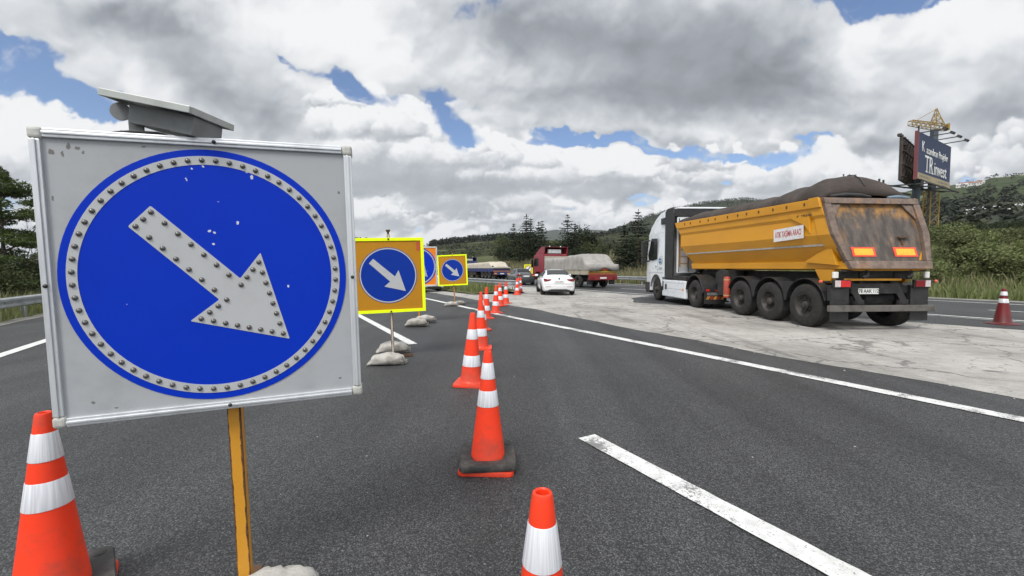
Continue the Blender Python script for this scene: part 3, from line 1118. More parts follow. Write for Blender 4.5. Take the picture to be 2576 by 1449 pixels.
# shrubs on the right bank
SH = []
rng = random.Random(33)
for i in range(34):
    px = 2250 + i * 13 + rng.uniform(-12, 12)
    SH.append((px, rng.uniform(44, 52), rng.uniform(554, 588)))
for i in range(12):
    px = 2290 + i * 30 + rng.uniform(-14, 14)
    SH.append((px, rng.uniform(39.5, 43), rng.uniform(596, 618)))
sp = {}
for i, (px, n_, py) in enumerate(SH):
    p = base_at(px, n_)
    h_ = max(CAM_H + (674 - py) / FPX * p.y - p.z, 1.2)
    k = i % 4 + (0 if i < 34 else 10)
    if k not in sp:
        sp[k] = broad_mesh(4.5, 5.0, 320 + k % 4, 2300, 0.12, -0.05, 15)
    t, sp[k] = tree('dark_shrub', 'dense dark shrub in the belt above the grassy bank right of the yellow truck' if i < 34 else 'green shrub at the top of the grassy bank, before the dark shrub belt', sp[k], p, rng.uniform(0, 6),
                    [M_LEAFD, M_LEAFD, M_LEAFM, M_LEAFD][k % 4] if i < 34 else [M_LEAFO, M_LEAFM, M_LEAFM][i % 3], 'shrubs on the right bank', h_ / 4.5, 'shrub', 'stem')
sq = {}
for i in range(40):
    px = 2335 + rng.uniform(0, 290)
    n_ = rng.uniform(31.5, 40)
    p = base_at(px, n_)
    k = i % 3
    if k not in sq:
        sq[k] = broad_mesh(1.3, 1.7, 340 + k, 800, 0.065, -0.1, 9)
    t, sq[k] = tree('low_bush', 'small leafy bush in the tall grass of the right bank', sq[k], p, rng.uniform(0, 6), [M_LEAFL, M_LEAFO, M_LEAFL][k],
                    'small bushes on the right bank', rng.uniform(0.6, 1.4), 'bush', 'stem')

# tall grass of the banks
def grass(name, n0, n1, t0, t1, count, h0, h1, m, seed, w=0.03, zf=bank_z, clump=0.0):
    r = random.Random(seed); mb = MB()
    for i in range(count):
        n_, t_ = r.uniform(n0, n1), r.uniform(t0, t1)
        if clump and mnoise.noise((n_ * 0.5, t_ * 0.5, seed)) < r.uniform(-clump, clump): continue
        p = NTp(n_, t_, zf(n_, t_) - 0.02)
        h_ = r.uniform(h0, h1); a = r.uniform(0, 6.28); ww = w * r.uniform(0.6, 1.5)
        lx, ly = r.uniform(-.3, .3) * h_, r.uniform(-.3, .3) * h_
        c_, s_ = math.cos(a) * ww, math.sin(a) * ww
        o = len(mb.v)
        mb.v += [(p.x - c_, p.y - s_, p.z), (p.x + c_, p.y + s_, p.z), (p.x + lx * .4 + c_ * .7, p.y + ly * .4 + s_ * .7, p.z + h_ * .6), (p.x + lx * .4 - c_ * .7, p.y + ly * .4 - s_ * .7, p.z + h_ * .6), (p.x + lx, p.y + ly, p.z + h_)]
        mb.f += [(o, o + 1, o + 2, o + 3), (o + 3, o + 2, o + 4)]; mb.mi += [0, 0]
    ob = mb.build(name, m, fix=False); ob['kind'] = 'stuff'
    return ob
grass('tall_grass', 28.7, 43, -14, 20, 62000, 0.22, 0.60, M_GRASSG, 1, 0.045)
grass('dry_grass', 29.2, 42, -14, 20, 9000, 0.4, 0.95, M_GRASST, 2, 0.03, clump=0.5)
grass('dry_grass', 28.8, 41, 18, 70, 30000, 0.5, 1.25, M_GRASST, 3, 0.05)
grass('tall_grass', 28.7, 41, 18, 70, 14000, 0.3, 0.8, M_GRASSG, 4, 0.05)
grass('tall_grass', 9.8, 12.1, 21.9, 48, 11000, 0.12, 0.42, M_GRASSG, 5, 0.022)
grass('dry_grass', 10.2, 12.6, 22.2, 48, 1200, 0.1, 0.45, M_GRASST, 6, 0.02)
grass('tall_grass', -6.5, -16, -4, 26, 16000, 0.2, 0.7, M_GRASSG, 7, 0.02)
grass('dry_grass', -6.6, -9, -4, 26, 3500, 0.3, 0.75, M_GRASST, 8, 0.012)

# woods on the hills, too many to count
def wood(name, pos, spots, m, seed, q=20):
    r = random.Random(seed); mb = MB()
    for px, s_, h_ in spots:
        p = pos(px, s_)
        for k in range(q):
            d = rvec(r)
            c = p + Vector((d.x * h_ * 0.42, d.y * h_ * 0.42, h_ * (0.48 + 0.46 * d.z)))
            leaf(mb, c, h_ * r.uniform(0.12, 0.24), r, 0.3, 0.7)
    ob = mb.build(name, m, fix=False); ob['kind'] = 'stuff'
M_WOODD = mat_leaf('far_wood_dark', (0.012, 0.017, 0.011), (0.026, 0.033, 0.018), None, 0.0)
M_WOODM = mat_leaf('far_wood_green', (0.024, 0.031, 0.016), (0.045, 0.053, 0.028), None, 0.0)
r = random.Random(51)
sp_ = [(r.uniform(1085, 1345), r.uniform(0.90, 1.0), r.uniform(5, 10)) for i in range(620)]
sp_ += [(r.uniform(880, 1100), r.uniform(0.9, 1.0), r.uniform(4, 8)) for i in range(120)]
sp_ += [(r.uniform(1490, 1640), r.uniform(0.93, 1.0), r.uniform(5, 9)) for i in range(200)]
wood('pine_wood', h_left, sp_, M_WOODD, 52, 16)
sp_ = []
while len(sp_) < 900:
    px, s_ = r.uniform(1060, 1620), r.uniform(0.05, 0.86)
    if 0.62 < s_ < 0.80 and r.random() < 0.85: continue
    if mnoise.noise((px * 0.03, s_ * 9, 1)) > r.uniform(-0.35, 0.3):
        sp_.append((px, s_, r.uniform(2.0, 4.5)))
wood('hillside_scrub', h_left, sp_, M_WOODM, 53, 16)
sp_ = []
while len(sp_) < 1900:
    px, s_ = r.uniform(2180, 2860), r.uniform(0.02, 1.0) ** 1.3
    dens = 0.75 if s_ < 0.30 else (0.35 if s_ < 0.5 else 0.08)
    if mnoise.noise((px * 0.02, s_ * 14, 5)) + dens - 0.4 > r.uniform(-0.3, 0.5):
        sp_.append((px, s_, r.uniform(4.0, 9.0)))
wood('hillside_wood', h_right, sp_[:1200], M_WOODD, 54, 14)
wood('hillside_scrub', h_right, sp_[1200:], M_WOODM, 55, 14)
sp_ = [(r.uniform(1540, 1960), 0.80 + 0.2 * r.random() ** 0.6, r.uniform(6, 10)) for i in range(1500)]
sp_ += [(r.uniform(1500, 1960), r.uniform(0.3, 0.9), r.uniform(6, 11)) for i in range(900)]
wood('mountain_wood', h_mid, sp_, M_WOODM, 56, 7)


# pines at the left edge
def open_pine(h, seed, pads):
    r = random.Random(seed)
    tr = trunk_mb(h, 0.10, r, 0.01); cr = MB()
    for (dx, dy, z, w, th) in pads:
        tr.tube([(0, 0, z - 0.35), (dx * .5, dy * .5, z - 0.1), (dx, dy, z)], [0.045, 0.03, 0.012], 5)
        for k in range(int(1150 * w)):
            d = rvec(r)
            p = Vector((dx + d.x * w, dy + d.y * w, z + d.z * th + 0.05 * math.sin(9 * d.x)))
            leaf(cr, p, r.uniform(0.05, 0.12), r, 0.25, 0.28)
    return tr, cr
def pads(h, seed, n, spread, z0=0.25):
    r = random.Random(seed); L = []
    for k in range(n):
        f = (k + r.uniform(0, .6)) / n
        a = r.uniform(0, 6.28)
        d = spread * (1.05 - 0.75 * f) * r.uniform(0.4, 1.0)
        L.append((d * math.cos(a), d * math.sin(a), h * (z0 + (1 - z0) * f), spread * (0.85 - 0.45 * f) * r.uniform(.8, 1.1), 0.20 * r.uniform(.7, 1.3)))
    L.append((0, 0, h * 0.99, 0.28, 0.16))
    return L
def base_l(px, n):
    k = (px - 1288) / FPX
    Y = n / (EN.x * k + EN.y); p = Vector((k * Y, Y, 0)); p.z = bank_z(n, p.dot(ET)); return p
for i, (px, n_, h_, lab) in enumerate([(14, -9.3, 5.0, 'big dark pine with flat layered boughs at the left edge'), (104, -10.8, 5.0, 'pine half hidden by the left side of the big white sign'),
                                        (-45, -10.0, 6.2, 'pine at the left frame edge, behind the big layered one')]):
    p = base_l(px, n_)
    tree('pine_tree', lab, open_pine(h_, 400 + i, pads(h_, 410 + i, 11, 1.5, 0.14)), p, i * 2.0, M_PINE, 'pines beyond the left guard rail')
def bare_mesh(h, seed):
    r = random.Random(seed); mb = MB()
    def grow(p, d, L, rad, lev):
        q = p + d * L
        mid = p.lerp(q, 0.5) + rvec(r) * L * 0.05
        mb.tube([p, mid, q], [rad, rad * .8, rad * .55], 5, caps=False)
        if lev == 0: return
        for k in range(r.randint(2, 3)):
            grow(p.lerp(q, r.uniform(0.5, 1.0)), (d + rvec(r) * 0.6 + Vector((0, 0, .15))).normalized(), L * r.uniform(0.5, 0.75), rad * .55, lev - 1)
    grow(Vector((0, 0, -0.2)), Vector((0, 0, 1)), h * 0.42, 0.035, 5)
    return mb
for i, px in enumerate((62, 78)):
    p = base_l(px, -9.6 - i * 0.5)
    t = thing('bare_tree', ['leafless thin tree standing right of the big layered pine', 'leafless thin tree close to the edge of the big white sign'][i], 'tree', p, 0, 'leafless trees at the left edge')
    bare_mesh(4.0, 430 + i).build('trunk', M_DEADWOOD, t, smooth=60)
sl_ = {}
for i in range(16):
    px = -60 + i * 12 + random.Random(i).uniform(-6, 6)
    p = base_l(px, random.Random(i + 50).uniform(-8.2, -11))
    k = i % 3
    if k not in sl_:
        sl_[k] = broad_mesh(1.9, 2.2, 440 + k, 1300, 0.06, -0.05, 12)
    t, sl_[k] = tree('green_shrub', 'green shrub growing under the pines behind the left guard rail', sl_[k], p, i, [M_LEAFD, M_LEAFM, M_LEAFM][k], 'shrubs behind the left guard rail',
                     0.7 + 0.4 * random.Random(i + 9).random(), 'shrub', 'stem')

# ================================================================== ROADSIDE THINGS
def resample(pts, step):
    out = [Vector(pts[0])]
    for a, b in zip(pts, pts[1:]):
        a, b = Vector(a), Vector(b); k = max(int((b - a).length / step), 1)
        out += [a.lerp(b, (j + 1) / k) for j in range(k)]
    return out

WB = [(0.0, -0.155), (0.03, -0.135), (0.075, -0.115), (0.075, -0.055), (0.01, -0.02), (0.01, 0.02), (0.075, 0.055), (0.075, 0.115), (0.03, 0.135), (0.0, 0.155)]
def guard_rail(name, label, path, zc, side, posts, zf, h_post=None):
    """path in (n,t); the waves of the beam bulge to side (+1 right of travel along the path)"""
    root_p = NTp(*path[0]); t = thing(name, label, 'guard rail', root_p)
    P = [NTp(p[0], p[1]) - root_p for p in path]
    rings = []
    for i, p in enumerate(P):
        d = (P[min(i + 1, len(P) - 1)] - P[max(i - 1, 0)]).normalized()
        nrm = Vector((d.y, -d.x, 0)) * side
        zz = zc(path[i]) if callable(zc) else zc
        rings.append([p + nrm * a + Vector((0, 0, zz + z)) for a, z in WB] + [p + nrm * (a - 0.006) + Vector((0, 0, zz + z)) for a, z in reversed(WB)])
    mb = MB().loft(rings)
    mb.build('beam', M_STEEL, t, smooth=20)
    for q in posts:
        p = NTp(*q) - root_p
        zz = zc(q) if callable(zc) else zc
        pb = MB(); M = Matrix.Translation(p) @ Matrix.Rotation(ROAD_A, 4, 'Z')
        pb.box(-0.05, -0.035, -0.06, 0.06, -0.4, zz + 0.12, 0, M).box(0.035, 0.05, -0.06, 0.06, -0.4, zz + 0.12, 0, M).box(-0.035, 0.035, -0.008, 0.008, -0.4, zz + 0.12, 0, M)
        pb.build('post', M_STEEL, t)
    return t
pl = resample([(-6.55, -8), (-6.55, 60)], 4.0)
guard_rail('guard_rail', 'long grey steel guard rail along the left verge, under the pines', [(p.x, p.y) for p in pl], 0.46, 1, [(-6.66, -7 + 2.0 * k) for k in range(24)], None)
pr_ = resample([(28.3, 15), (28.3, 110)], 4.0)
guard_rail('guard_rail', 'grey steel guard rail at the far road edge before the dry grass', [(p.x, p.y) for p in pr_], 0.55, -1, [(28.42, 15.5 + 4.0 * k) for k in range(16)], None)
# the median rail: two beams that meet in a rounded nose
loop = [(11.55, 75), (11.55, 40), (11.55, 21.6)] + [(12.05 - 0.5 * math.cos(a), 21.6 - 0.5 * math.sin(a)) for a in [PI * k / 10 for k in range(1, 10)]] + [(12.55, 21.6), (12.55, 40), (12.55, 75)]
lp = []
for a, b in zip(loop, loop[1:]):
    lp += [tuple(v) for v in resample([a, b], 3.0)][:-1]
lp.append(loop[-1])
guard_rail('guard_rail', 'double grey guard rail of the median with a rounded nose behind the cones', lp, 0.58, -1,
           [(11.65, 21.7 + 2.0 * k) for k in range(14)] + [(12.45, 21.7 + 2.0 * k) for k in range(14)] + [(12.05, 21.15)], None)
lp2 = [(11.6, 70), (11.6, 22.4), (12.5, 22.4), (12.5, 70)]
# ------------------------------------------------------------------ signs
def mat_face(name, c, dirty=(0.35, 0.35, 0.34), amt=0.25, rough=0.45, sc=5.0, chips=None, chipc=None, marks=None):
    m, T, b = principled(name)
    co = objco(T)
    n = T.noise(co, sc, 6, 0.65)
    col = T.mix(T.mul(T.ss(n, 0.45, 0.8), amt), c, dirty)
    mp = T.new('ShaderNodeMapping'); T.l.new(co, mp.inputs[0])
    mp.inputs['Rotation'].default_value = (0, R(35), 0); mp.inputs['Scale'].default_value = (2.0, 1, 14.0)
    scr = T.ss(T.noise(mp.outputs[0], 2.0, 5, 0.7), 0.70, 0.73)
    col = T.mix(T.mul(scr, T.mul(T.ss(T.noise(co, 2.3, 2, 0.5), 0.55, 0.65), 0.55)), col, dirty)
    if marks:                                            # scratches and chips where the photo shows them
        px_, py_, pz_ = T.sep(co)
        wob = T.mul(T.sub(T.noise(co, 90.0, 3, 0.6), 0.5), 0.022)
        acc = None
        for mx, mz, mr, el, zo in marks:
            dx_ = T.div(T.sub(px_, mx), mr * 0.72); dz_ = T.div(T.sub(pz_, mz + zo), mr * el * 0.72)
            q = T.m('SQRT', T.add(T.mul(dx_, dx_), T.mul(dz_, dz_)))
            q = T.ss(T.add(q, T.div(wob, mr)), 1.05, 0.9)
            acc = q if acc is None else T.m('MAXIMUM', acc, q)
        col = T.mix(acc, col, chipc)
    if chips:
        ch = T.ss(T.noise(co, 17.0, 3, 0.55), chips, chips + 0.012)
        col = T.mix(ch, col, chipc)
    T.l.new(col, b.inputs['Base Color'])
    b.inputs['Roughness'].default_value = rough
    b.inputs['Specular IOR Level'].default_value = 0.1
    return m

def mat_post(name, paint, rust=(0.06, 0.028, 0.014), half=0.025, amount=0.5):
    m, T, b = principled(name)
    co = objco(T)
    x, y, z = T.sep(co)
    mp = T.new('ShaderNodeMapping'); T.l.new(co, mp.inputs[0]); mp.inputs['Scale'].default_value = (1, 1, 0.35)
    n = T.noise(mp.outputs[0], 22.0, 6, 0.7)
    n2 = T.noise(co, 60.0, 4, 0.7)
    e = T.m('MAXIMUM', T.m('ABSOLUTE', x), T.m('ABSOLUTE', y))
    e2 = T.m('MINIMUM', T.m('ABSOLUTE', x), T.m('ABSOLUTE', y))
    edge = T.ss(e2, half * 0.45, half * 1.02)
    msk = T.ss(T.add(n, T.mul(edge, 0.42)), 0.98 - amount * 0.5, 1.03 - amount * 0.5)
    rc = T.mix(T.ss(n2, 0.4, 0.6), rust, (0.13, 0.055, 0.02))
    col = T.mix(T.mul(T.ss(n2, 0.35, 0.7), 0.2), paint, tuple(c * 0.7 for c in paint))
    col = T.mix(msk, col, rc)
    T.l.new(col, b.inputs['Base Color'])
    T.l.new(T.add(0.42, T.mul(msk, 0.45)), b.inputs['Roughness'])
    bump(T, b, T.sub(1.0, msk), 0.5, 0.002)
    return m

M_FACEW = mat_face('white_sheeting', (0.35, 0.365, 0.38), (0.20, 0.20, 0.195), 0.35, 0.5, 4.0, 0.78, (0.14, 0.13, 0.12))
CH_ = [(-.017, .438, .006, 1), (.154, .402, .007, 2.1), (.137, .422, .005, .8), (-.008, .183, .009, .7), (.010, .176, .007, .9), (.002, .130, .006, .9), (.093, .217, .006, 1.4), (-.078, .387, .005, 1.6), (-.057, .428, .004, 1), (-.131, .491, .006, 1), (.177, .484, .006, .6), (.03, .30, .004, .6), (.27, -.05, .004, 1.2), (-.30, -.10, .004, .8)]
SM_ = [(-.492, .467, .012, 1.2), (-.441, .489, .009, 2.0), (-.415, .485, .012, .8), (-.40, .47, .006, 1.5), (-.46, .46, .006, 2), (-.212, .504, .008, .7), (.46, -.47, .010, .6), (-.43, -.47, .008, 1), (-.50, .30, .006, 2), (-.36, -.50, .009, .5), (.49, .35, .006, 1.6)]
M_FACE1 = mat_face('white_sheeting_scuffed', (0.345, 0.36, 0.375), (0.20, 0.20, 0.195), 0.4, 0.5, 4.0, 0.78, (0.16, 0.155, 0.15), [(*q, 1.43) for q in SM_])
M_ARROWW = mat_face('arrow_white', (0.405, 0.415, 0.425), (0.30, 0.30, 0.295), 0.4, 0.5, 6.0)
M_BLUE = mat_face('sign_blue', (0.002, 0.029, 0.41), (0.002, 0.024, 0.34), 0.6, 0.5, 3.0, 0.775, (0.50, 0.52, 0.56), [(*q, 1.43) for q in CH_])
M_BLUE2 = mat_face('sign_blue_small', (0.005, 0.032, 0.27), (0.004, 0.027, 0.23), 0.6, 0.45, 3.0, 0.79, (0.6, 0.4, 0.4))
M_OCHRE = mat_face('ochre_sheeting', (0.42, 0.195, 0.016), (0.36, 0.17, 0.018), 0.7, 0.5, 3.0, 0.80, (0.5, 0.42, 0.3))
M_SORANGE = mat_face('orange_sheeting', (0.70, 0.20, 0.015), (0.6, 0.17, 0.015), 0.6, 0.5, 3.0)
M_LIME = mat_face('fluorescent_lime', (0.80, 0.98, 0.012), (0.60, 0.72, 0.02), 0.5, 0.5, 9.0, 0.76, (0.12, 0.15, 0.03))
M_YPOST = mat_post('yellow_rusty_post', (0.56, 0.26, 0.022), half=0.026, amount=0.52)
M_RPOST = mat_post('white_rusty_post', (0.42, 0.38, 0.33), half=0.022, amount=0.78)
M_OPOST = mat_post('brown_rusty_post', (0.42, 0.20, 0.04), half=0.022, amount=0.60)
M_STUD = pm('smoked_lens', (0.13, 0.125, 0.118), (0.055, 0.053, 0.05), 0.8, 160, 0.22, 0.3)
M_BOXG = pm('grey_box_paint', (0.16, 0.17, 0.172), (0.10, 0.105, 0.105), 0.6, 9, 0.5)
M_CAPP = pm('pale_plastic', (0.45, 0.45, 0.42), (0.25, 0.25, 0.23), 0.6, 30, 0.5)
M_CELL = pm('solar_cells', (0.012, 0.016, 0.03), (0.02, 0.022, 0.035), 0.5, 20, 0.15)
M_BAG = pm('sandbag_weave', (0.40, 0.385, 0.355), (0.20, 0.185, 0.16), 0.85, 7, 0.95, bump_s=0.6, bump_scale=45)
M_BAGD = pm('dirty_sandbag', (0.36, 0.345, 0.31), (0.17, 0.155, 0.13), 0.9, 7, 0.95, bump_s=0.6, bump_scale=45)
M_RUST = pm('rusty_iron', (0.10, 0.052, 0.026), (0.045, 0.028, 0.02), 0.9, 14, 0.9, bump_s=0.4)

ARROW = [(-0.201, 0.279), (0.091, -0.012), (0.171, 0.093), (0.265, -0.277), (-0.095, -0.178), (0.011, -0.096), (-0.278, 0.199)]
ARROW2 = [(-0.225, 0.272), (0.100, -0.020), (0.160, 0.080), (0.262, -0.262), (-0.070, -0.178), (0.022, -0.100), (-0.292, 0.200)]
def disc(r, y0, y1, n=96, c=(0, 0)):
    return MB().prism([(c[0] + r * math.cos(2 * PI * k / n), c[1] + r * math.sin(2 * PI * k / n)) for k in range(n)], 'y', y0, y1)
def annulus(r0, r1, y0, y1, n=96):
    return MB().lathe([(r0, y0), (r1, y0), (r1, y1), (r0, y1)], n, 'y', close=True)
def rounded(poly, rad=0.006, k=3):
    out = []
    n = len(poly)
    for i in range(n):
        p = Vector(poly[i]); a = Vector(poly[i - 1]) - p; b = Vector(poly[(i + 1) % n]) - p
        a = p + a.normalized() * rad; b = p + b.normalized() * rad
        for j in range(k + 1):
            f = j / k
            q = a.lerp(p, f).lerp(p.lerp(b, f), f)
            out.append((q.x, q.y))
    return out
def inset(poly, d):
    n = len(poly); out = []
    area = sum(poly[i][0] * poly[(i + 1) % n][1] - poly[(i + 1) % n][0] * poly[i][1] for i in range(n))
    sg = 1 if area > 0 else -1
    for i in range(n):
        p = Vector(poly[i]); e0 = (p - Vector(poly[i - 1])).normalized(); e1 = (Vector(poly[(i + 1) % n]) - p).normalized()
        n0 = Vector((-e0.y, e0.x)) * sg; n1 = Vector((-e1.y, e1.x)) * sg
        bis = (n0 + n1).normalized()
        q = p + bis * (d / max(bis.dot(n0), 0.35)); out.append(q)
    return out

def sign_root(name, label, center, yaw, roll, lean, zc, group=None):
    t = thing(name, label, 'road sign', group=group)
    t.rotation_mode = 'YXZ'
    t.rotation_euler = (R(lean), R(roll), R(yaw))
    M = Matrix.Rotation(R(yaw), 4, 'Z') @ Matrix.Rotation(R(lean), 4, 'X') @ Matrix.Rotation(R(roll), 4, 'Y')
    t.location = Vector(center) - M @ Vector((0, 0, zc))
    return t

def flat(parent, z): return z

def led_sign(label, center, yaw, roll, lean, zc, face, S_=1.1, post=M_YPOST, solar=True, detail=True, ph=None):
    t = sign_root('arrow_sign', label, center, yaw, roll, lean, zc)
    h = S_ / 2
    def Z(mb):
        mb.v = [(x, y, z + zc) for x, y, z in mb.v]; return mb
    Z(MB().box(-h + .012, h - .012, -0.022, 0.03, -h + .012, h - .012)).build('panel', face, t, 0.002)
    fw, fy0, fy1 = 0.033, -0.034, 0.042
    fr = MB()
    for (x0, x1, z0, z1) in ((-h + .04, h - .04, h - fw, h), (-h + .04, h - .04, -h, -h + fw)):
        fr.box(x0, x1, fy0, fy1, z0, z1); fr.box(x0, x1, fy0 - .006, fy0 - .0005, z0 + .011, z1 - .011)
    for (x0, x1, z0, z1) in ((-h, -h + fw, -h + .04, h - .04), (h - fw, h, -h + .04, h - .04)):
        fr.box(x0, x1, fy0, fy1, z0, z1); fr.box(x0 + .011, x1 - .011, fy0 - .006, fy0 - .0005, z0, z1)
    Z(fr).build('frame', M_ALU, t, 0.003)
    for sx in (-1, 1):
        for sz in (-1, 1):
            a, b = sx * (h - .04), sx * (h + .004); c, d = sz * (h - .04), sz * (h + .004)
            Z(MB().box(min(a, b), max(a, b), fy0 - .003, fy1 + .003, min(c, d), max(c, d))).build('corner_cap', M_CAPP, t, 0.012, seg=3)
    for (x, z) in ((0.03, h - .017), (0.03, -h + .017), (-h + .017, -.02), (h - .017, -.02)):
        Z(MB().lathe([(0, fy0 - .012), (.006, fy0 - .011), (.008, fy0 - .006)], 8, 'y', (x, 0, z))).build('screw', M_INK, t, smooth=60)
    Z(disc(0.505, -0.0245, -0.0215)).build('disc', M_BLUE, t)
    Z(annulus(0.445, 0.479, -0.026, -0.0242)).build('ring', M_ARROWW, t)
    Z(MB().prism(rounded(ARROW), 'y', -0.026, -0.0242)).build('arrow', M_ARROWW, t)
    t.scale = (0.985, 1, 1)
    # lens studs
    stud = None
    spots = [(0.462 * math.cos(2 * PI * (k + .4) / 60), 0.462 * math.sin(2 * PI * (k + .4) / 60)) for k in range(60)]
    ins = inset(ARROW, 0.0175)
    cnt = [7, 3, 7, 7, 3, 7, 2]
    for i in range(7):
        a, b = ins[i], ins[(i + 1) % 7]
        spots += [tuple(a.lerp(b, j / cnt[i])) for j in range(cnt[i])]
    sm = Z(MB().lathe([(0.0100, -0.0255), (0.0100, -0.0278), (0.0082, -0.0310), (0.0048, -0.0337), (0.0, -0.0346)], 12, 'y', (0, 0, -zc)))
    for (x, z) in spots:
        if stud is None:
            stud = sm.build('lens_stud', M_STUD, t, smooth=60); o = stud
        else:
            o = bpy.data.objects.new('lens_stud', stud.data); COL.objects.link(o); o.parent = t
        o.location = (x, 0, z + zc)
    # post and feet
    pb = MB().box(-0.026, 0.026, 0.0425, 0.0945, -zc + 0.02, h - 0.15)
    pb.v = [(x + 0.02, y - 0.0685, z) for x, y, z in pb.v]
    po = pb.build('post', post, t, 0.003); po.location = (0, 0.0685, zc)
    po.data.transform(Matrix.Translation((-0.02, 0, 0))); po.location = (0.02, 0.0685, zc)
    fb_ = MB().box(-0.26, 0.30, 0.045, 0.085, 0.0, 0.04).box(-0.02, 0.06, -0.42, 0.044, 0.0, 0.04).box(-0.02, 0.06, 0.086, 0.20, 0.0, 0.04)
    fb_.build('foot', M_RUST, t)
    if solar:
        P1, P3, P2 = Vector((-.324, -.05, .688)), Vector((-.021, -.12, .627)), Vector((.024, .18, .656))
        P4 = P1 + P2 - P3
        ux = (P3 - P1).normalized(); uy = (P2 - P3); uy = (uy - ux * uy.dot(ux)).normalized(); nz = ux.cross(uy)
        Lx, Ly = (P3 - P1).length, (P2 - P3).length
        M = Matrix((( ux.x, uy.x, nz.x, P1.x), (ux.y, uy.y, nz.y, P1.y), (ux.z, uy.z, nz.z, P1.z + zc), (0, 0, 0, 1)))
        sp_ = MB().box(0, Lx, 0, Ly, 0, 0.006, 0, M).box(-.002, Lx + .002, -.004, 0.008, -.012, 0.014, 0, M).box(-.002, Lx + .002, Ly - .008, Ly + .004, -.012, 0.014, 0, M)
        sp_.box(-.004, .008, .008, Ly - .008, -.012, .014, 0, M).box(Lx - .008, Lx + .004, .008, Ly - .008, -.012, .014, 0, M)
        pan = sp_.build('solar_panel', pm('panel_frame', (0.42, 0.44, 0.42), (0.28, 0.29, 0.28), .6, 12, .45, .3), t, 0.002)
        MB().box(.012, Lx - .012, .012, Ly - .012, .0062, .009, 0, M).build('solar_cell', M_CELL, pan)
        Mb = M
        bx = MB().box(0.068, Lx - 0.015, 0.05, Ly - 0.06, -0.085, -0.013, 0, Mb)
        bx.box(Lx - 0.095, Lx - 0.012, 0.047, Ly - 0.058, -0.088, -0.0145, 0, Mb)
        bx.build('battery_box', M_BOXG, t, 0.003)
        hb = MB().lathe([(0.0, -.004), (.034, -.004), (.034, .004), (0.0, .004)], 24, 'y', (-.296, .03, .645 + zc))
        hb.box(-.272, -.225, .024, .036, .565 + zc, .625 + zc)
        hb.box(-.29, -.16, .0, .07, .556 + zc, .566 + zc)
        hb.build('hinge_bracket', M_BOXG, t, smooth=40)
        cb = MB().tube([(-.34, .02, h + .008 + zc), (-.25, -.01, h + .012 + zc), (-.17, -.0, h + .014 + zc), (-.12, .02, h + .006 + zc), (-.08, .03, h + .002 + zc)], .005, 6)
        cb.build('cable', M_INK, t, smooth=60)
        MB().lathe([(0.0, 0), (.016, 0), (.016, .01), (.006, .011), (.006, .02)], 10, 'z', (-.06, 0.03, h + .001 + zc)).build('mounting_bolt', M_INK, t, smooth=40)
    return t

S1C = (-1.210 - math.sin(R(19.07)) * .017, 1.768 + math.cos(R(19.07)) * .017, 1.427)
led_sign('big white square sign with studded blue disc and arrow, solar box on top', S1C, 19.07, -1.43, 0.49, 1.43, M_FACE1, 1.10)
led_sign('orange square sign with a studded ring, half hidden between the two lime-framed signs', (-2.50, 11.49, 1.50), 4.0, 0.0, 0.0, 1.50, M_SORANGE, 1.04, M_OPOST)

def lime_sign(label, center, yaw, roll, lean, zc, w, h, cx_, r, post, decal=False):
    t = sign_root('arrow_sign', label, center, yaw, roll, lean, zc, 'lime framed arrow signs')
    a, b = w / 2, h / 2
    def Z(mb):
        mb.v = [(x, y, z + zc) for x, y, z in mb.v]; return mb
    Z(MB().box(-a + .01, a - .01, -0.004, 0.012, -b + .01, b - .01)).build('panel', M_OCHRE, t)
    fr = MB(); f = 0.048
    for (x0, x1, z0, z1) in ((-a, a, b - f, b), (-a, a, -b, -b + f), (-a, -a + f, -b + f, b - f), (a - f, a, -b + f, b - f)):
        fr.box(x0, x1, -0.018, -0.0045, z0, z1)
    for (x0, x1, z0, z1) in ((-a, a, b - .005, b), (-a, a, -b, -b + .005), (-a, -a + .005, -b + .005, b - .005), (a - .005, a, -b + .005, b - .005)):
        fr.box(x0, x1, -0.004, 0.035, z0, z1)
    Z(fr).build('frame', M_LIME, t, 0.002)
    d = disc(r, -0.0068, -0.0042); d.v = [(x + cx_, y, z) for x, y, z in d.v]
    Z(d).build('disc', M_BLUE2, t)
    d = annulus(r - .028, r - .009, -0.0085, -0.0066); d.v = [(x + cx_, y, z) for x, y, z in d.v]
    Z(d).build('ring', M_ARROWW, t)
    Z(MB().prism([(x * r / .45 + cx_ + .0, z * r / .45) for x, z in ARROW2], 'y', -0.0085, -0.0066)).build('arrow', M_ARROWW, t)
    if decal:
        Z(MB().box(a - .115, a - .058, -0.006, -0.0042, b - .21, b - .07)).build('decal', pm('decal_red', (0.42, 0.055, 0.02), (0.30, 0.10, 0.03), .8, 60, .5), t)
    po = MB().box(-.022, .022, -.022, .022, -zc + .02, b + .06).build('post', post, t, 0.003)
    po.location = (cx_ + .02, 0.0575, zc)
    Z(MB().lathe([(.0, b + .135), (.034, b + .135), (.038, b + .12), (.018, b + .095), (.016, b + .061)], 10, 'z', (cx_ + .02, .0575, 0))).build('post_cap', M_RUST, t, smooth=50)
    for zz in (b - .02, -b + .02):
        Z(MB().lathe([(0, -.028), (.014, -.026), (.016, -.0182)], 10, 'y', (cx_ + .02, 0, zz))).build('bolt', M_RUST, t, smooth=60)
    MB().box(-.24, .34, .03, .07, 0, .04).box(cx_ - .0, cx_ + .04, -.40, .029, 0, .04).box(cx_, cx_ + .04, .071, .42, 0, .04).build('foot', M_RUST, t)
    return t
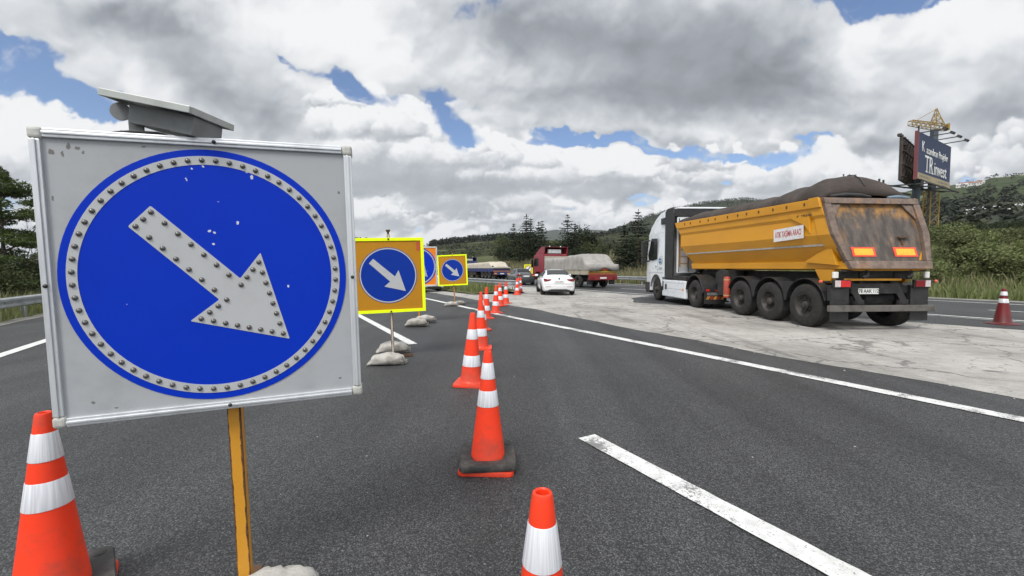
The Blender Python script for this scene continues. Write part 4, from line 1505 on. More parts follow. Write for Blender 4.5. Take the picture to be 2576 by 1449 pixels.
lime_sign('ochre blue-disc arrow sign in a lime frame, next right of the big white sign', (-1.99, 6.96, 1.34), 15.0, -1.6, -0.3, 1.34, 1.15, 1.2, .006, .448, M_RPOST, True)
lime_sign('smaller-looking ochre arrow sign in a lime frame, farthest of the lime-framed pair', (-2.326, 16.95, 1.372), 2.0, -2.6, -1.0, 1.372, 1.15, 1.2, 0.0, .437, M_OPOST)

# end-of-restriction sign far down the road
p5 = G(1335, 698)
k5 = 53.0 / p5.y
t = thing('end_sign', 'small lime-framed yellow sign with a white disc and black diagonal, left of the red cab', 'road sign', (2.02, 53.0, 0.0), R(-4))
MB().box(-.5, .5, -.01, .01, .80, 1.86).build('panel', pm('yellow_sheeting', (0.62, 0.44, 0.02), (0.5, 0.36, 0.02), .5, 4, .5), t)
fr = MB()
for q in ((-.52, .52, 1.82, 1.88), (-.52, .52, .78, .84), (-.52, -.46, .84, 1.82), (.46, .52, .84, 1.82)):
    fr.box(q[0], q[1], -.03, -.011, q[2], q[3])
fr.build('frame', M_LIME, t)
d = disc(.36, -.016, -.0105, 48); d.v = [(x, y, z + 1.33) for x, y, z in d.v]; d.build('disc', M_PLATE, t)
d = annulus(.32, .355, -.02, -.0162, 48); d.v = [(x, y, z + 1.33) for x, y, z in d.v]; d.build('ring', M_INK, t)
MB().box(-.30, .30, -.02, -.0162, -.055, .055, 0, Matrix.Translation((0, 0, 1.33)) @ Matrix.Rotation(R(-45), 4, 'Y')).build('diagonal_bar', M_INK, t)
MB().box(-.03, .03, .0105, .07, 0, 1.5).build('post', M_STEEL, t)

# ------------------------------------------------------------------ sandbags
def sandbag_mesh(seed, L=0.58, W=0.36, Hh=0.165):
    r = random.Random(seed); mb = MB(); rings = []
    nl, nc = 26, 24
    for i in range(nl + 1):
        f = -1 + 2 * i / nl
        prof = max(1 - abs(f) ** 3.2, 0.0) ** 0.5
        neck = 0.0
        w = W / 2 * max(prof, 0.10); hh = Hh * max(prof, 0.14)
        if f > 0.78:                                 # tied neck, then a small ruffle
            k = smooth(f, 0.78, 0.9)
            w = w * (1 - k) + k * (W * 0.10 + W * 0.18 * smooth(f, .9, 1)); hh = hh * (1 - k) + k * (Hh * 0.26 + Hh * 0.22 * smooth(f, .9, 1))
        if f < -0.82:
            w = max(w, W * 0.33); hh = min(hh, Hh * 0.30)
        ring = []
        for k in range(nc):
            a = 2 * PI * k / nc
            x = f * L / 2; y = w * math.copysign(abs(math.cos(a)) ** 0.8, math.cos(a))
            z = hh * 0.5 + hh * 0.5 * math.copysign(abs(math.sin(a)) ** 0.75, math.sin(a))
            d = 0.020 * mnoise.noise((x * 7 + seed, y * 9, z * 9)) + 0.010 * mnoise.noise((x * 22 + seed, y * 22, z * 22))
            if f > 0.5: d += 0.010 * math.sin(k * 2.1 + seed) * smooth(f, 0.5, .85)
            zz = z + d * (1 if z > 0.03 else 0)
            ring.append((x + d, y + d * 1.2 * math.cos(a), max(zz - 0.06 * hh * f * f, 0.002)))
        rings.append(ring)
    mb.loft(rings)
    return mb
bagA = sandbag_mesh(1); bagB = sandbag_mesh(7, 0.56, 0.38, 0.17)
def put_bag(mb, loc, rz, m, label, dz=0.0, sc=1.0, tilt=0.0):
    o = mb.build('sandbag', m, None, smooth=70)
    o.location = (loc[0], loc[1], dz); o.rotation_euler = (0, tilt, rz); o.scale = (sc, sc, sc)
    return tag(o, label, 'sandbag', 'sandbags holding the sign posts')
g = G(967, 921); put_bag(bagA, g + Vector((0, .15, 0)), R(8), M_BAG, 'plump white sandbag in front of the post of the nearer lime-framed sign')
g = G(985, 893); put_bag(bagB, g + Vector((0, .10, 0)), R(14), M_BAG, 'white sandbag lying behind the post of the nearer lime-framed sign', 0.035)
g = G(1045, 823); put_bag(bagB, g + Vector((0, .12, 0)), R(4), M_BAGD, 'grey sandbag in front of the post of the half hidden orange sign', 0.03)
g = G(1067, 814); put_bag(bagA, g + Vector((0, .16, 0)), R(16), M_BAG, 'white sandbag behind the post of the half hidden orange sign', 0.04)
g = G(1135, 770); put_bag(bagA, g + Vector((0, .1, 0)), R(3), M_BAG, 'white sandbag at the post of the farthest lime-framed sign', 0.0)
g = G(1154, 767); put_bag(bagB, g + Vector((0, .25, 0)), R(20), M_BAGD, 'dark dirty sandbag right of the post of the farthest lime-framed sign', 0.0, 0.85)
put_bag(bagB, (-1.03, 1.76), R(16), M_BAG, 'white sandbag at the bottom picture edge behind the yellow post of the big sign', 0.0, 0.8)

# ------------------------------------------------------------------ traffic cones
def mat_cone(name, c, dirty, amt):
    m, T, b = principled(name)
    co = objco(T)
    x, y, z = T.sep(co)
    oi = T.new('ShaderNodeObjectInfo')
    co = T.vm('ADD', co, T.vm('SCALE', oi.outputs['Location'], scale=1.7))
    n = T.noise(co, 7.0, 6, 0.65); n2 = T.noise(co, 40.0, 4, 0.7)
    low = T.ss(z, 0.42, 0.05)
    f = T.mul(T.ss(T.add(n, T.mul(low, 0.2)), 0.50, 0.80), amt)
    f = T.add(f, T.mul(T.ss(n2, 0.66, 0.74), amt * 0.5))
    col = T.mix(f, c, dirty)
    T.l.new(col, b.inputs['Base Color'])
    b.inputs['Roughness'].default_value = 0.42
    b.inputs['Specular IOR Level'].default_value = 0.35
    return m
M_CONE = mat_cone('orange_pvc', (0.80, 0.044, 0.011), (0.34, 0.055, 0.032), 0.62)
M_CONED = mat_cone('dirty_orange_pvc', (0.66, 0.055, 0.02), (0.20, 0.05, 0.035), 0.9)
M_CONER = mat_cone('dark_red_pvc', (0.135, 0.013, 0.016), (0.08, 0.02, 0.02), 0.8)
M_RUB = pm('black_rubber', (0.028, 0.027, 0.026), (0.085, 0.078, 0.07), 0.85, 9, 0.7, bump_s=0.25)
def mat_band():
    m, T, b = principled('reflective_sleeve')
    co = objco(T)
    x, y, z = T.sep(co)
    ang = T.m('ARCTAN2', x, y)
    st = T.noise(T.xyz(T.mul(ang, 3.0), 0.0, T.mul(z, 1.5)), 2.0, 4, 0.6)
    n2 = T.noise(co, 30, 5, 0.7)
    col = T.mix(T.ss(st, 0.35, 0.7), (0.64, 0.65, 0.68), (0.46, 0.47, 0.50))
    col = T.mix(T.mul(T.ss(n2, 0.6, 0.8), 0.5), col, (0.45, 0.45, 0.45))
    T.l.new(col, b.inputs['Base Color'])
    T.l.new(T.add(0.22, T.mul(st, 0.3)), b.inputs['Roughness'])
    b.inputs['Metallic'].default_value = 0.12
    return m
M_BAND = mat_band()

def rsq(a, r, n=5):
    out = []
    for cx_, cy_, s_ in ((a - r, a - r, 0), (-a + r, a - r, 1), (-a + r, -a + r, 2), (a - r, -a + r, 3)):
        for k in range(n + 1):
            an = PI / 2 * (s_ + k / n)
            out.append((cx_ + r * math.cos(an), cy_ + r * math.sin(an)))
    return out
def cone(label, loc, rz, kind, mat, group, hh=None, tilt=(0, 0)):
    t = thing('traffic_cone', label, 'traffic cone', loc, rz, group)
    t.rotation_euler = (tilt[0], tilt[1], rz)
    if kind == 'ring': h, rb, rt, bands = 0.85, 0.131, 0.0275, ((0.098, 0.236), (0.334, 0.47))
    elif kind == 'plain': h, rb, rt, bands = 0.90, 0.138, 0.031, ((0.225, 0.362), (0.585, 0.735))
    else: h, rb, rt, bands = 0.92, 0.175, 0.045, ((0.08, 0.19), (0.28, 0.40))
    z0 = 0.035
    rad = lambda z: rb + (rt - rb) * (z - z0) / (h - z0)
    prof = [(rb + 0.022, z0), (rb + 0.006, z0 + 0.012), (rad(z0 + .03), z0 + .03)]
    cuts = []
    for a, b in sorted(bands, reverse=True):
        cuts += [h * (1 - b), h * (1 - a)]
    for z in cuts: prof.append((rad(z), z))
    prof += [(rt + .002, h - .012), (rt - .001, h - .003), (rt - .006, h), (rt - .010, h - .004), (rt - .011, h - .03), (rt - .002, h - 0.3), (rb - .014, z0)]
    MB().lathe(prof, 40).build('body', mat, t, smooth=40)
    for a, b in bands:
        za, zb = h * (1 - b), h * (1 - a)
        MB().lathe([(rad(za) + .0004, za), (rad(za) + .0022, za + .002), (rad(zb) + .0022, zb - .002), (rad(zb) + .0004, zb)], 40).build('reflective_band', M_BAND, t, smooth=40)
    if kind == 'round':
        MB().lathe([(0.33, 0.0), (0.335, .012), (0.32, .026), (rb + .03, .036), (rb + .0, .04), (rb - .02, 0.0)], 40).build('base', mat, t, smooth=40)
    else:
        outer = rsq(0.20, 0.045)
        n = len(outer)
        def ring(s_, z): return [(x * s_, y * s_, z) for x, y in outer]
        inner = [(0.125 * x / math.hypot(x, y), 0.125 * y / math.hypot(x, y), 0.036) for x, y in outer]
        MB().loft([[(x * .9, y * .9, 0) for x, y in outer], ring(0.995, 0.002), ring(1.0, .02), ring(0.975, .034), inner], False).build('base', mat, t, smooth=40)
    if kind == 'ring':
        hole = 0.136
        o1 = rsq(0.205, 0.05)
        def ho(z, r=hole): return [(r * x / math.hypot(x, y), r * y / math.hypot(x, y), z) for x, y in o1]
        b = MB().loft([ho(.038), [(x * .97, y * .97, .038) for x, y in o1], [(x, y, .046) for x, y in o1], [(x, y, .078) for x, y in o1], [(x * .965, y * .965, .089) for x, y in o1],
                       ho(.087, .160), ho(.080), ho(.038)], False)
        w = b.build('weight_ring', M_RUB, t, smooth=40)
        w.rotation_euler = (R(1.5), R(-1), R(6))
        for sx, sy in ((-1, -1), (1, -1), (1, 1), (-1, 1)):
            MB().lathe([(0, .0935), (.022, .0935), (.027, .0895)], 14, 'z', (sx * .150, sy * .150, 0)).build('boss', M_RUB, w, smooth=40)
    return t
CG = 'traffic cones closing the lane'
cone('orange cone in a black rubber ring in the lower left corner under the big sign', (-1.985, 1.81, 0), R(38), 'ring', M_CONE, CG)
cone('orange cone cut off by the bottom edge, seen from above with its open tip', (0.083, 1.158, 0), R(20), 'ring', M_CONE, CG)
cone('whole orange cone in a black rubber ring on an orange base, in mid picture', (-0.178, 3.16, 0), R(-3), 'ring', M_CONE, CG)
CN = [(1185, 966, 'first orange cone behind the one with the black ring, its foot sticking out left'),
      (1210, 877, 'second cone behind the black-ringed one, foot showing right of the first'),
      (1213, 830, 'third cone behind the black-ringed one, mostly hidden by two others'),
      (1223, 801, 'fourth cone behind the black-ringed one, just before the white edge line'),
      (1246.5, 787, 'cone standing right on the white edge line'),
      (1259, 770, 'first cone past the white edge line, on the dark margin of the pale concrete'),
      (1272.5, 763.5, 'second cone past the edge line, the rightmost of that trio'),
      (1300.7, 742, 'nearest cone of the far trio beside the dark saloon'),
      (1305, 737, 'cone mostly hidden in the far trio beside the dark saloon'),
      (1309, 735.5, 'rightmost cone of the far trio, its lower part dirty dark red')]
for i, (x, y, lab) in enumerate(CN):
    g = G(x, y)
    cone(lab, (g.x, g.y, 0.004 if i > 4 else 0), R(-6 + 9 * i), 'plain', M_CONED if i in (2, 9) else M_CONE, CG, tilt=(R(1.6 * math.sin(i * 2.3)), R(1.6 * math.cos(i * 1.7))))
g = G(2521.6, 815)
cone('dark red cone with two narrow white bands, alone right of the yellow truck', (g.x, g.y, 0), 0, 'round', M_CONER, None)

# ------------------------------------------------------------------ billboard and crane
def bar(mb, a, b, w, mi=0):
    a, b = Vector(a), Vector(b); d = b - a; L = d.length
    q = d.to_track_quat('Z', 'Y').to_matrix().to_4x4()
    return mb.box(-w / 2, w / 2, -w / 2, w / 2, 0, L, mi, Matrix.Translation(a) @ q)
M_NAVY = mat_face('billboard_navy', (0.042, 0.056, 0.105), (0.05, 0.062, 0.10), 0.5, 0.6, 0.4)
M_DKSTEEL = pm('dark_steel', (0.030, 0.032, 0.036), (0.055, 0.05, 0.045), 0.7, 1.5, 0.7)
M_BLPOLE = pm('blue_grey_pole', (0.060, 0.075, 0.095), (0.04, 0.05, 0.06), 0.7, 1.0, 0.6)
M_CRANE = pm('crane_yellow', (0.29, 0.19, 0.04), (0.22, 0.14, 0.03), 0.8, 2.0, 0.6)
M_TAN = pm('tan_strip', (0.34, 0.28, 0.17), (0.2, 0.17, 0.11), 0.8, 1.2, 0.7)
bl = Vector((1004.0 / FPX * 44, 44, 10.45)); br = Vector((1086.0 / FPX * 49.6, 49.6, 10.5))
base_n = bl.dot(EN)
px_ = Vector((1031 / FPX * 46.6, 46.6, 0)); px_.z = bank_z(px_.dot(EN), px_.dot(ET))
t = thing('billboard', 'navy roadside billboard with white lettering on a tall pole above the hillside', 'billboard', (px_.x, px_.y, px_.z))
base = Vector(t.location)
du = (br - bl); W_ = du.length; ang = math.atan2(du.y, du.x); Hb = 4.62
Mf = Matrix.Translation(bl - base) @ Matrix.Rotation(ang, 4, 'Z')
pnl = MB().box(0, W_, -.12, .12, 0, Hb, 0, Mf).build('front_panel', M_NAVY, t)
MB().box(0.0, W_, -.15, -.1225, 0.0, 0.62, 0, Mf).build('sponsor_strip', M_TAN, pnl)
text_mesh('K', 1.5, Mf @ face_my(1.45, -.13, 3.30), 'lettering', M_PLATE, pnl, .01, 0.85, weight=0.0)
text_mesh('azandıran Projeler', 1.08, Mf @ face_my(5.95, -.13, 3.12), 'lettering', M_PLATE, pnl, .01, 0.88, weight=0.0)
text_mesh('TR', 2.5, Mf @ face_my(3.4, -.13, 1.62), 'lettering', M_PLATE, pnl, .01, 0.86, weight=0.0)
text_mesh('invest', 1.95, Mf @ face_my(7.1, -.13, 1.50), 'lettering', M_PLATE, pnl, .01, 0.92, weight=0.0)
sb = MB()
for x in (2.35, 2.95): sb.box(x, x + .35, -.139, -.1225, .93, 1.0, 0, Mf)
for x in (4.05, 4.75): sb.box(x - .1, x + .3, -.139, -.1225, .93, 1.0, 0, Mf)
sb.build('letter_serif', M_PLATE, pnl)
sp_ = MB()
for k in range(9): sp_.box(.6 + .3 * k, .8 + .3 * k, -.156, -.1505, .22, .42, 0, Mf)
for k in range(12): sp_.box(6.2 + .3 * k, 6.4 + .3 * k, -.156, -.1505, .2, .40, 0, Mf)
sp_.build('print_strip', pm('faded_print', (0.13, 0.115, 0.08)), pnl)
MB().box(-.09, -.002, -.16, .16, -.1, Hb + .1, 0, Mf).build('edge_trim', pm('red_trim', (0.14, 0.035, 0.04)), t)
b0 = Vector((962.0 / FPX * 44.6, 44.6, 10.40)); b1 = Vector((50.2, 53.4, 10.4))
d2 = b1 - b0; a2 = math.atan2(d2.y, d2.x)
Mr = Matrix.Translation(b0 - base) @ Matrix.Rotation(a2, 4, 'Z')
rp_ = MB().box(0, d2.length, -.04, .04, 0, Hb, 0, Mr).build('rear_panel', M_DKSTEEL, t)
rb_ = MB()
for k in range(8): rb_.box(.2 + 1.3 * k, .32 + 1.3 * k, -.22, -.042, .05, Hb - .05, 0, Mr)
for z in (.4, 1.6, 2.9, 4.2): rb_.box(0, d2.length, -.34, -.222, z, z + .1, 0, Mr)
rb_.build('rear_frame', pm('brown_frame', (0.06, 0.045, 0.04), (0.1, 0.08, 0.07), .8, 1.5, .8), rp_)
MB().lathe([(.36, -1.5), (.34, 5), (.33, 14 - base.z)], 20, 'z', (0, 1.1, 0)).build('pole', M_BLPOLE, t, smooth=50)
fr = MB()
for a, b in (((0.0, 2.2, -.35), (W_, .3, -.35)), ((0, -.9, -.55), (W_, -.9, -.55)), ((.5, -.9, -.55), (.5, 2.5, -.35)), ((3.2, -.9, -.55), (3.2, 1.8, -.35)), ((6, -.9, -.55), (6, 1.3, -.35)), ((9.6, -.9, -.55), (9.6, .4, -.35)),
             ((-2.3, 2.6, -.8), (4.5, 1.6, -1.0)), ((-.5, 2.4, -.8), (-.5, 2.4, .2)), ((-1.6, 2.4, -.8), (-1.6, 2.4, .2)), ((1, -.9, -.55), (1, -.1, .02)), ((8, -.9, -.55), (8, -.1, .02))):
    bar(fr, Mf @ Vector(a), Mf @ Vector(b), .13)
fr.build('catwalk', M_DKSTEEL, t)
for x, L in ((1.2, 2.9), (3.6, 3.1), (6.0, 3.3), (8.6, 3.2)):
    lm = MB(); tip = Mf @ Vector((x + 1.1, -1.5, Hb + .30))
    bar(lm, Mf @ Vector((x, 0.1, Hb + .1)), tip, .09)
    lm.box(-.28, .28, -.16, .16, -.13, .10, 0, Matrix.Translation(tip) @ Matrix.Rotation(ang, 4, 'Z') @ Matrix.Rotation(R(35), 4, 'X'))
    lm.build('flood_lamp', M_DKSTEEL, t)
for x, L in ((1.0, 2.8), (3.4, 2.8)):
    lm = MB(); tip = Mr @ Vector((x, L + .3, Hb + .6))
    tip = Mr @ Vector((x - 2.4, -.2, Hb - .2 - .2 * x))
    bar(lm, Mr @ Vector((x, 0, Hb + .05)), tip, .08)
    lm.box(-.24, .24, -.16, .16, -.13, .10, 0, Matrix.Translation(tip) @ Matrix.Rotation(a2, 4, 'Z'))
    lm.build('flood_lamp', M_DKSTEEL, t)

cb_ = Vector((1046.0 / FPX * 51.5, 51.5, 0)); cb_.z = bank_z(cb_.dot(EN), cb_.dot(ET))
t = thing('tower_crane', 'small yellow lattice crane rising behind the navy billboard', 'crane', cb_, R(-4))
def lattice(mb, a, b, w, w2, n, th=.07):
    a, b = Vector(a), Vector(b); d = (b - a); q = d.to_track_quat('Z', 'Y').to_matrix()
    def c(f, i):
        ww = w + (w2 - w) * f
        return a + d * f + q @ Vector(((-1, 1, 1, -1)[i] * ww / 2, (-1, -1, 1, 1)[i] * ww / 2, 0))
    for i in range(4):
        bar(mb, c(0, i), c(1, i), th * 1.3)
        for k in range(n):
            f0, f1 = k / n, (k + 1) / n
            bar(mb, c(f0, i), c(f1, (i + 1) % 4) if k % 2 else c(f1, (i + 1) % 4), th * .8)
            bar(mb, c(f1, i), c(f1, (i + 1) % 4), th * .7)
zt = CAM_H + (674 - 326) / FPX * 51.5 - cb_.z
mm = MB(); lattice(mm, (0, 0, -1.2), (0, 0, 10.5 - cb_.z), .95, .95, 7, .075); mm.build('mast', M_CRANE, t)
MB().box(-.26, .26, -.26, .26, -1.5, zt - .3).build('mast_core', M_BLPOLE, t)
mm = MB(); lattice(mm, (.4, 0, zt), (-3.1, -.5, zt + .42), .66, .5, 6, .05); mm.build('jib', M_CRANE, t)
mm = MB(); lattice(mm, (.4, 0, zt), (1.35, .1, zt - .1), .6, .5, 2, .05); mm.box(1.3, 1.5, -.25, .3, zt - .4, zt + .35); mm.build('counter_jib', M_CRANE, t)
mm = MB(); lattice(mm, (.15, 0, zt + .25), (.15, 0, zt + 2.15), .85, .06, 3, .055); mm.build('apex', M_CRANE, t)
mm = MB(); bar(mm, (.15, 0, zt + 2.1), (-2.6, -.45, zt + .55), .05); bar(mm, (.15, 0, zt + 2.1), (1.3, .1, zt + .2), .05); mm.build('tie_rod', M_CRANE, t)
mm = MB(); bar(mm, (-2.0, -.35, zt + .1), (-2.0, -.35, zt - 2.0), .1); mm.build('hoist_rope', M_DKSTEEL, t)

# power pole whose head shows over the tarpaulin of the yellow truck
up_ = Vector((840.0 / FPX * 58, 58, 0)); up_.z = bank_z(up_.dot(EN), up_.dot(ET))
t = thing('power_pole', 'power pole head with insulators poking up over the yellow truck load', 'pole', up_, R(8))
zt = CAM_H + (674 - 448) / FPX * 58 - up_.z
MB().lathe([(.16, -1), (.10, zt)], 12).build('pole', M_DKSTEEL, t, smooth=50)
mm = MB(); bar(mm, (-.95, 0, zt - .15), (.95, 0, zt - .15), .12); bar(mm, (-.6, .1, zt - .55), (.95, .1, zt - .55), .09); bar(mm, (.9, 0, zt - .15), (.9, .1, zt - .55), .06); mm.build('cross_arm', M_DKSTEEL, t)
for x in (-.9, 0, .9):
    MB().lathe([(.03, zt - .1), (.03, zt + .1), (.11, zt + .12), (.06, zt + .2), (.12, zt + .24), (.07, zt + .36), (0, zt + .38)], 10, 'z', (x, 0, 0)).build('insulator', pm('brown_insulator', (0.05, 0.035, 0.03), None, .2, 5, .3), t, smooth=50)

# ------------------------------------------------------------------ houses on the hill
def on_hill(pos, px, py):
    best = None
    for k in range(400):
        s_ = k / 400
        p = pos(px, s_)
        yy = 674 - (p.z - CAM_H) / p.y * FPX
        if best is None or abs(yy - py) < best[0]: best = (abs(yy - py), p)
    return best[1]
M_HWALL = pm('house_wall', (0.52, 0.515, 0.50), (0.42, 0.41, 0.40), .5, .5, .8)
M_HROOF = pm('roof_tile', (0.24, 0.10, 0.07), (0.16, 0.08, 0.06), .7, .6, .8)
M_HROOFW = pm('pale_roof', (0.46, 0.46, 0.46), (0.36, 0.36, 0.36), .6, .6, .7)
def house(label, px, py, w, h, d, roof, grp):
    p = on_hill(h_right, px, py)
    t = thing('house', label, 'house', (p.x, p.y, p.z - .6), R(-38), grp)
    MB().box(-w / 2, w / 2, -d / 2, d / 2, -3, h).build('wall', M_HWALL, t)
    MB().prism([(-d / 2 - .5, h + .02), (d / 2 + .5, h + .02), (0, h + .32 * d)], 'x', -w / 2 - .5, w / 2 + .5).build('roof', roof, t)
    n = max(int(w / 3), 2)
    for k in range(n):
        x = -w / 2 + (k + .5) * w / n
        MB().box(x - .5, x + .5, -d / 2 - .03, -d / 2 + .02, h * .4, h * .75).build('window', M_GLASS, t)
house('long white villa with a red roof high on the right hillside', 2430, 470, 26, 5, 9, M_HROOF, None)
house('lower white wing left of the red-roofed villa on the hillside', 2408, 474, 14, 5, 8, M_HROOFW, None)
house('white block right of the red-roofed villa on the hillside', 2452, 466, 12, 4, 8, M_HROOFW, None)
HL = ['leftmost small pale house of the hillside row', 'second pale house from the left in the hillside row', 'middle white house of the hillside row, largest', 'white house right of the largest one in the row',
      'white house at the dip of the hillside row', 'house left of the last one in the hillside row', 'rightmost white house of the hillside row']
for i, (px, py, w) in enumerate(((2432, 551, 6), (2448, 545, 8), (2470, 540, 10), (2488, 536, 9), (2503, 541, 8), (2530, 535, 10), (2547, 530, 8))):
    house(HL[i], px, py, w, 3.2, 5.5, M_HROOFW, 'row of white houses on the hillside')

# ================================================================== VEHICLES
M_CABW = pm('cab_white', (0.70, 0.73, 0.76), (0.60, 0.62, 0.64), 0.35, 0.8, 0.28, coat=0.5)
M_YEL = pm('tipper_yellow', (0.58, 0.262, 0.008), (0.48, 0.215, 0.009), 0.8, 0.8, 0.45, stretch=(1, 0.5, 1.4), spots=0.27, spot_col=(0.16, 0.09, 0.03), spot_scale=2.6)
M_STRIP = pm('grey_reflective_strip', (0.33, 0.32, 0.29), (0.2, 0.19, 0.17), 0.7, 9, 0.5)
M_SIGNRED = pm('sign_red_ink', (0.38, 0.02, 0.02), (0.3, 0.03, 0.03), .6, 20, .5)
M_REFY = pm('reflector_amber', (0.90, 0.40, 0.015), (0.75, 0.30, 0.02), 0.8, 12, 0.3)
M_REFR = pm('reflector_red', (0.75, 0.055, 0.02), (0.5, 0.05, 0.02), 0.8, 9, 0.35)
def mat_tailgate(name, k):
    m, T, b = principled(name)
    co = objco(T)
    x, y, z = T.sep(co)
    mp = T.new('ShaderNodeMapping'); T.l.new(co, mp.inputs[0]); mp.inputs['Scale'].default_value = (3.2, 3.2, 0.45)
    run = T.noise(mp.outputs[0], 1.7, 6, 0.65)
    n = T.noise(co, 1.7, 6, 0.65); n2 = T.noise(co, 7.0, 6, 0.7)
    big = T.noise(co, 0.9, 4, 0.55)
    if k > 0:                                            # bare scuffed frame
        col = T.mix(T.ss(n2, 0.35, 0.68), (0.105, 0.074, 0.058), (0.185, 0.135, 0.108))
        col = T.mix(T.mul(T.ss(n, 0.52, 0.68), 0.55), col, (0.28, 0.140, 0.06))
    else:                                                # soot and dust run down the plate, paint survives along the top and the sides
        col = T.mix(T.ss(run, 0.34, 0.66), (0.046, 0.038, 0.033), (0.105, 0.087, 0.075))
        col = T.mix(T.mul(T.ss(T.add(run, T.mul(T.sub(n, 0.5), 0.8)), 0.52, 0.72), 0.7), col, (0.17, 0.092, 0.042))
        top_ = T.ss(T.add(z, T.add(T.mul(T.sub(run, 0.5), 0.9), T.mul(T.sub(big, 0.5), 0.8))), 2.55, 2.95)
        rim_ = T.ss(T.add(T.m('ABSOLUTE', x), T.mul(T.sub(n, 0.5), 0.35)), 0.92, 1.10)
        yel = T.m('MAXIMUM', T.mul(top_, T.ss(n2, 0.34, 0.58)), T.mul(rim_, 0.55))
        col = T.mix(T.mul(yel, 0.75), col, (0.36, 0.175, 0.035))
    pale = T.mul(T.ss(run, 0.62, 0.72), T.ss(n, 0.40, 0.6))
    col = T.mix(T.mul(pale, 0.5), col, (0.36, 0.32, 0.29))
    T.l.new(col, b.inputs['Base Color'])
    b.inputs['Roughness'].default_value = 0.7
    bump(T, b, n2, 0.4, 0.01)
    return m
M_TAILP = mat_tailgate('worn_tailgate_paint', 0.0)
M_TAILF = mat_tailgate('worn_tailgate_frame', 0.01)
def mat_tarp(name, c1, c2, c3, sc=1.0):
    m, T, b = principled(name)
    co = objco(T)
    n = T.noise(co, 1.3 * sc, 6, 0.65)
    mp = T.new('ShaderNodeMapping'); T.l.new(co, mp.inputs[0]); mp.inputs['Scale'].default_value = (1.0, 5.0, 0.6)
    n2 = T.noise(mp.outputs[0], 2.2 * sc, 5, 0.65)
    n3 = T.noise(co, 12.0 * sc, 5, 0.7)
    col = T.mix(T.ss(n, 0.35, 0.65), c1, c2)
    col = T.mix(T.mul(T.ss(n2, 0.56, 0.72), 0.6), col, c3)
    col = T.mix(T.mul(T.ss(n3, 0.55, 0.75), 0.35), col, c3)
    T.l.new(col, b.inputs['Base Color'])
    b.inputs['Roughness'].default_value = 0.85
    b.inputs['Specular IOR Level'].default_value = 0.3
    bump(T, b, T.add(n2, T.mul(n3, 0.4)), 0.6, 0.04)
    return m
M_TARPB = mat_tarp('brown_mesh_tarp', (0.066, 0.053, 0.046), (0.042, 0.034, 0.030), (0.105, 0.088, 0.078))
M_TARPG = mat_tarp('grey_canvas', (0.33, 0.31, 0.29), (0.25, 0.24, 0.225), (0.19, 0.18, 0.17), 1.4)
M_TARPC = mat_tarp('cream_canvas', (0.50, 0.45, 0.37), (0.40, 0.36, 0.30), (0.30, 0.27, 0.22), 1.4)

def wheel(root, x, y, r, w, side, M=None, rimr=None, dual=False, rim_m=None, tyre_m=None, dish=0.09, hub=True):
    """wheel standing at (x outer face, y); side -1 = left"""
    M = M or Matrix()
    rr = rimr or r * 0.55
    s_ = side
    def X(d): return x - s_ * d                      # d = distance inwards from the outer face
    prof = [(rr, X(.03)), (rr + .02, X(.005)), (rr + .06, X(0)), (r - .10, X(.004)), (r - .035, X(.02)), (r - .006, X(.05)), (r, X(.09)), (r, X(w * .40)), (r - .012, X(w * .42)), (r - .012, X(w * .46)),
            (r, X(w * .48)), (r, X(w - .09)), (r - .03, X(w - .02)), (rr + .05, X(w)), (rr, X(w - .03))]
    wo = bpy.data.objects.new('wheel', None); COL.objects.link(wo); wo.parent = root
    wo.empty_display_size = .1
    MM = M @ Matrix.Translation((0, y, r))
    ty = MB().lathe(prof, 40, 'x', M=MM); 
    if dual:
        ty.lathe([(a, b - s_ * (-1) * 0 - s_ * (w + .03)) for a, b in prof], 40, 'x', M=MM)
    ty.build('tyre', tyre_m or M_TYRE, wo, smooth=35)
    rm = MB().lathe([(rr + .005, X(.028)), (rr + .004, X(.012)), (rr - .018, X(.014)), (rr - .035, X(dish * .6)), (rr - .07, X(dish + .03)), (rr * .55, X(dish + .05)), (rr * .42, X(dish)), (rr * .40, X(dish))], 36, 'x', M=MM)
    for k in range(10):
        a = 2 * PI * k / 10
        rm.lathe([(.016, X(dish + .04)), (.016, X(dish - .0)), (.0, X(dish - .005))], 6, 'x', (0, rr * .60 * math.cos(a), rr * .60 * math.sin(a)), M=MM)
    rm.build('rim', rim_m or M_RIM, wo, smooth=35)
    if hub:
        hb = MB().lathe([(rr * .36, X(dish + .03)), (rr * .34, X(dish - .05)), (rr * .22, X(dish - .07)), (rr * .20, X(dish - .085)), (0, X(dish - .09))], 20, 'x', M=MM)
        hb.build('hub', rim_m or M_RIM, wo, smooth=35)
    return wo

def arc_guard(mb, x0, x1, y, zc, r, a0, a1, th=.02, n=14, M=None):
    o = [(y + r * math.cos(R(a0 + (a1 - a0) * k / n)), zc + r * math.sin(R(a0 + (a1 - a0) * k / n))) for k in range(n + 1)]
    i = [(y + (r - th) * math.cos(R(a0 + (a1 - a0) * k / n)), zc + (r - th) * math.sin(R(a0 + (a1 - a0) * k / n))) for k in range(n, -1, -1)]
    mb.prism(o + i, 'x', x0, x1, 0, M)
    return mb

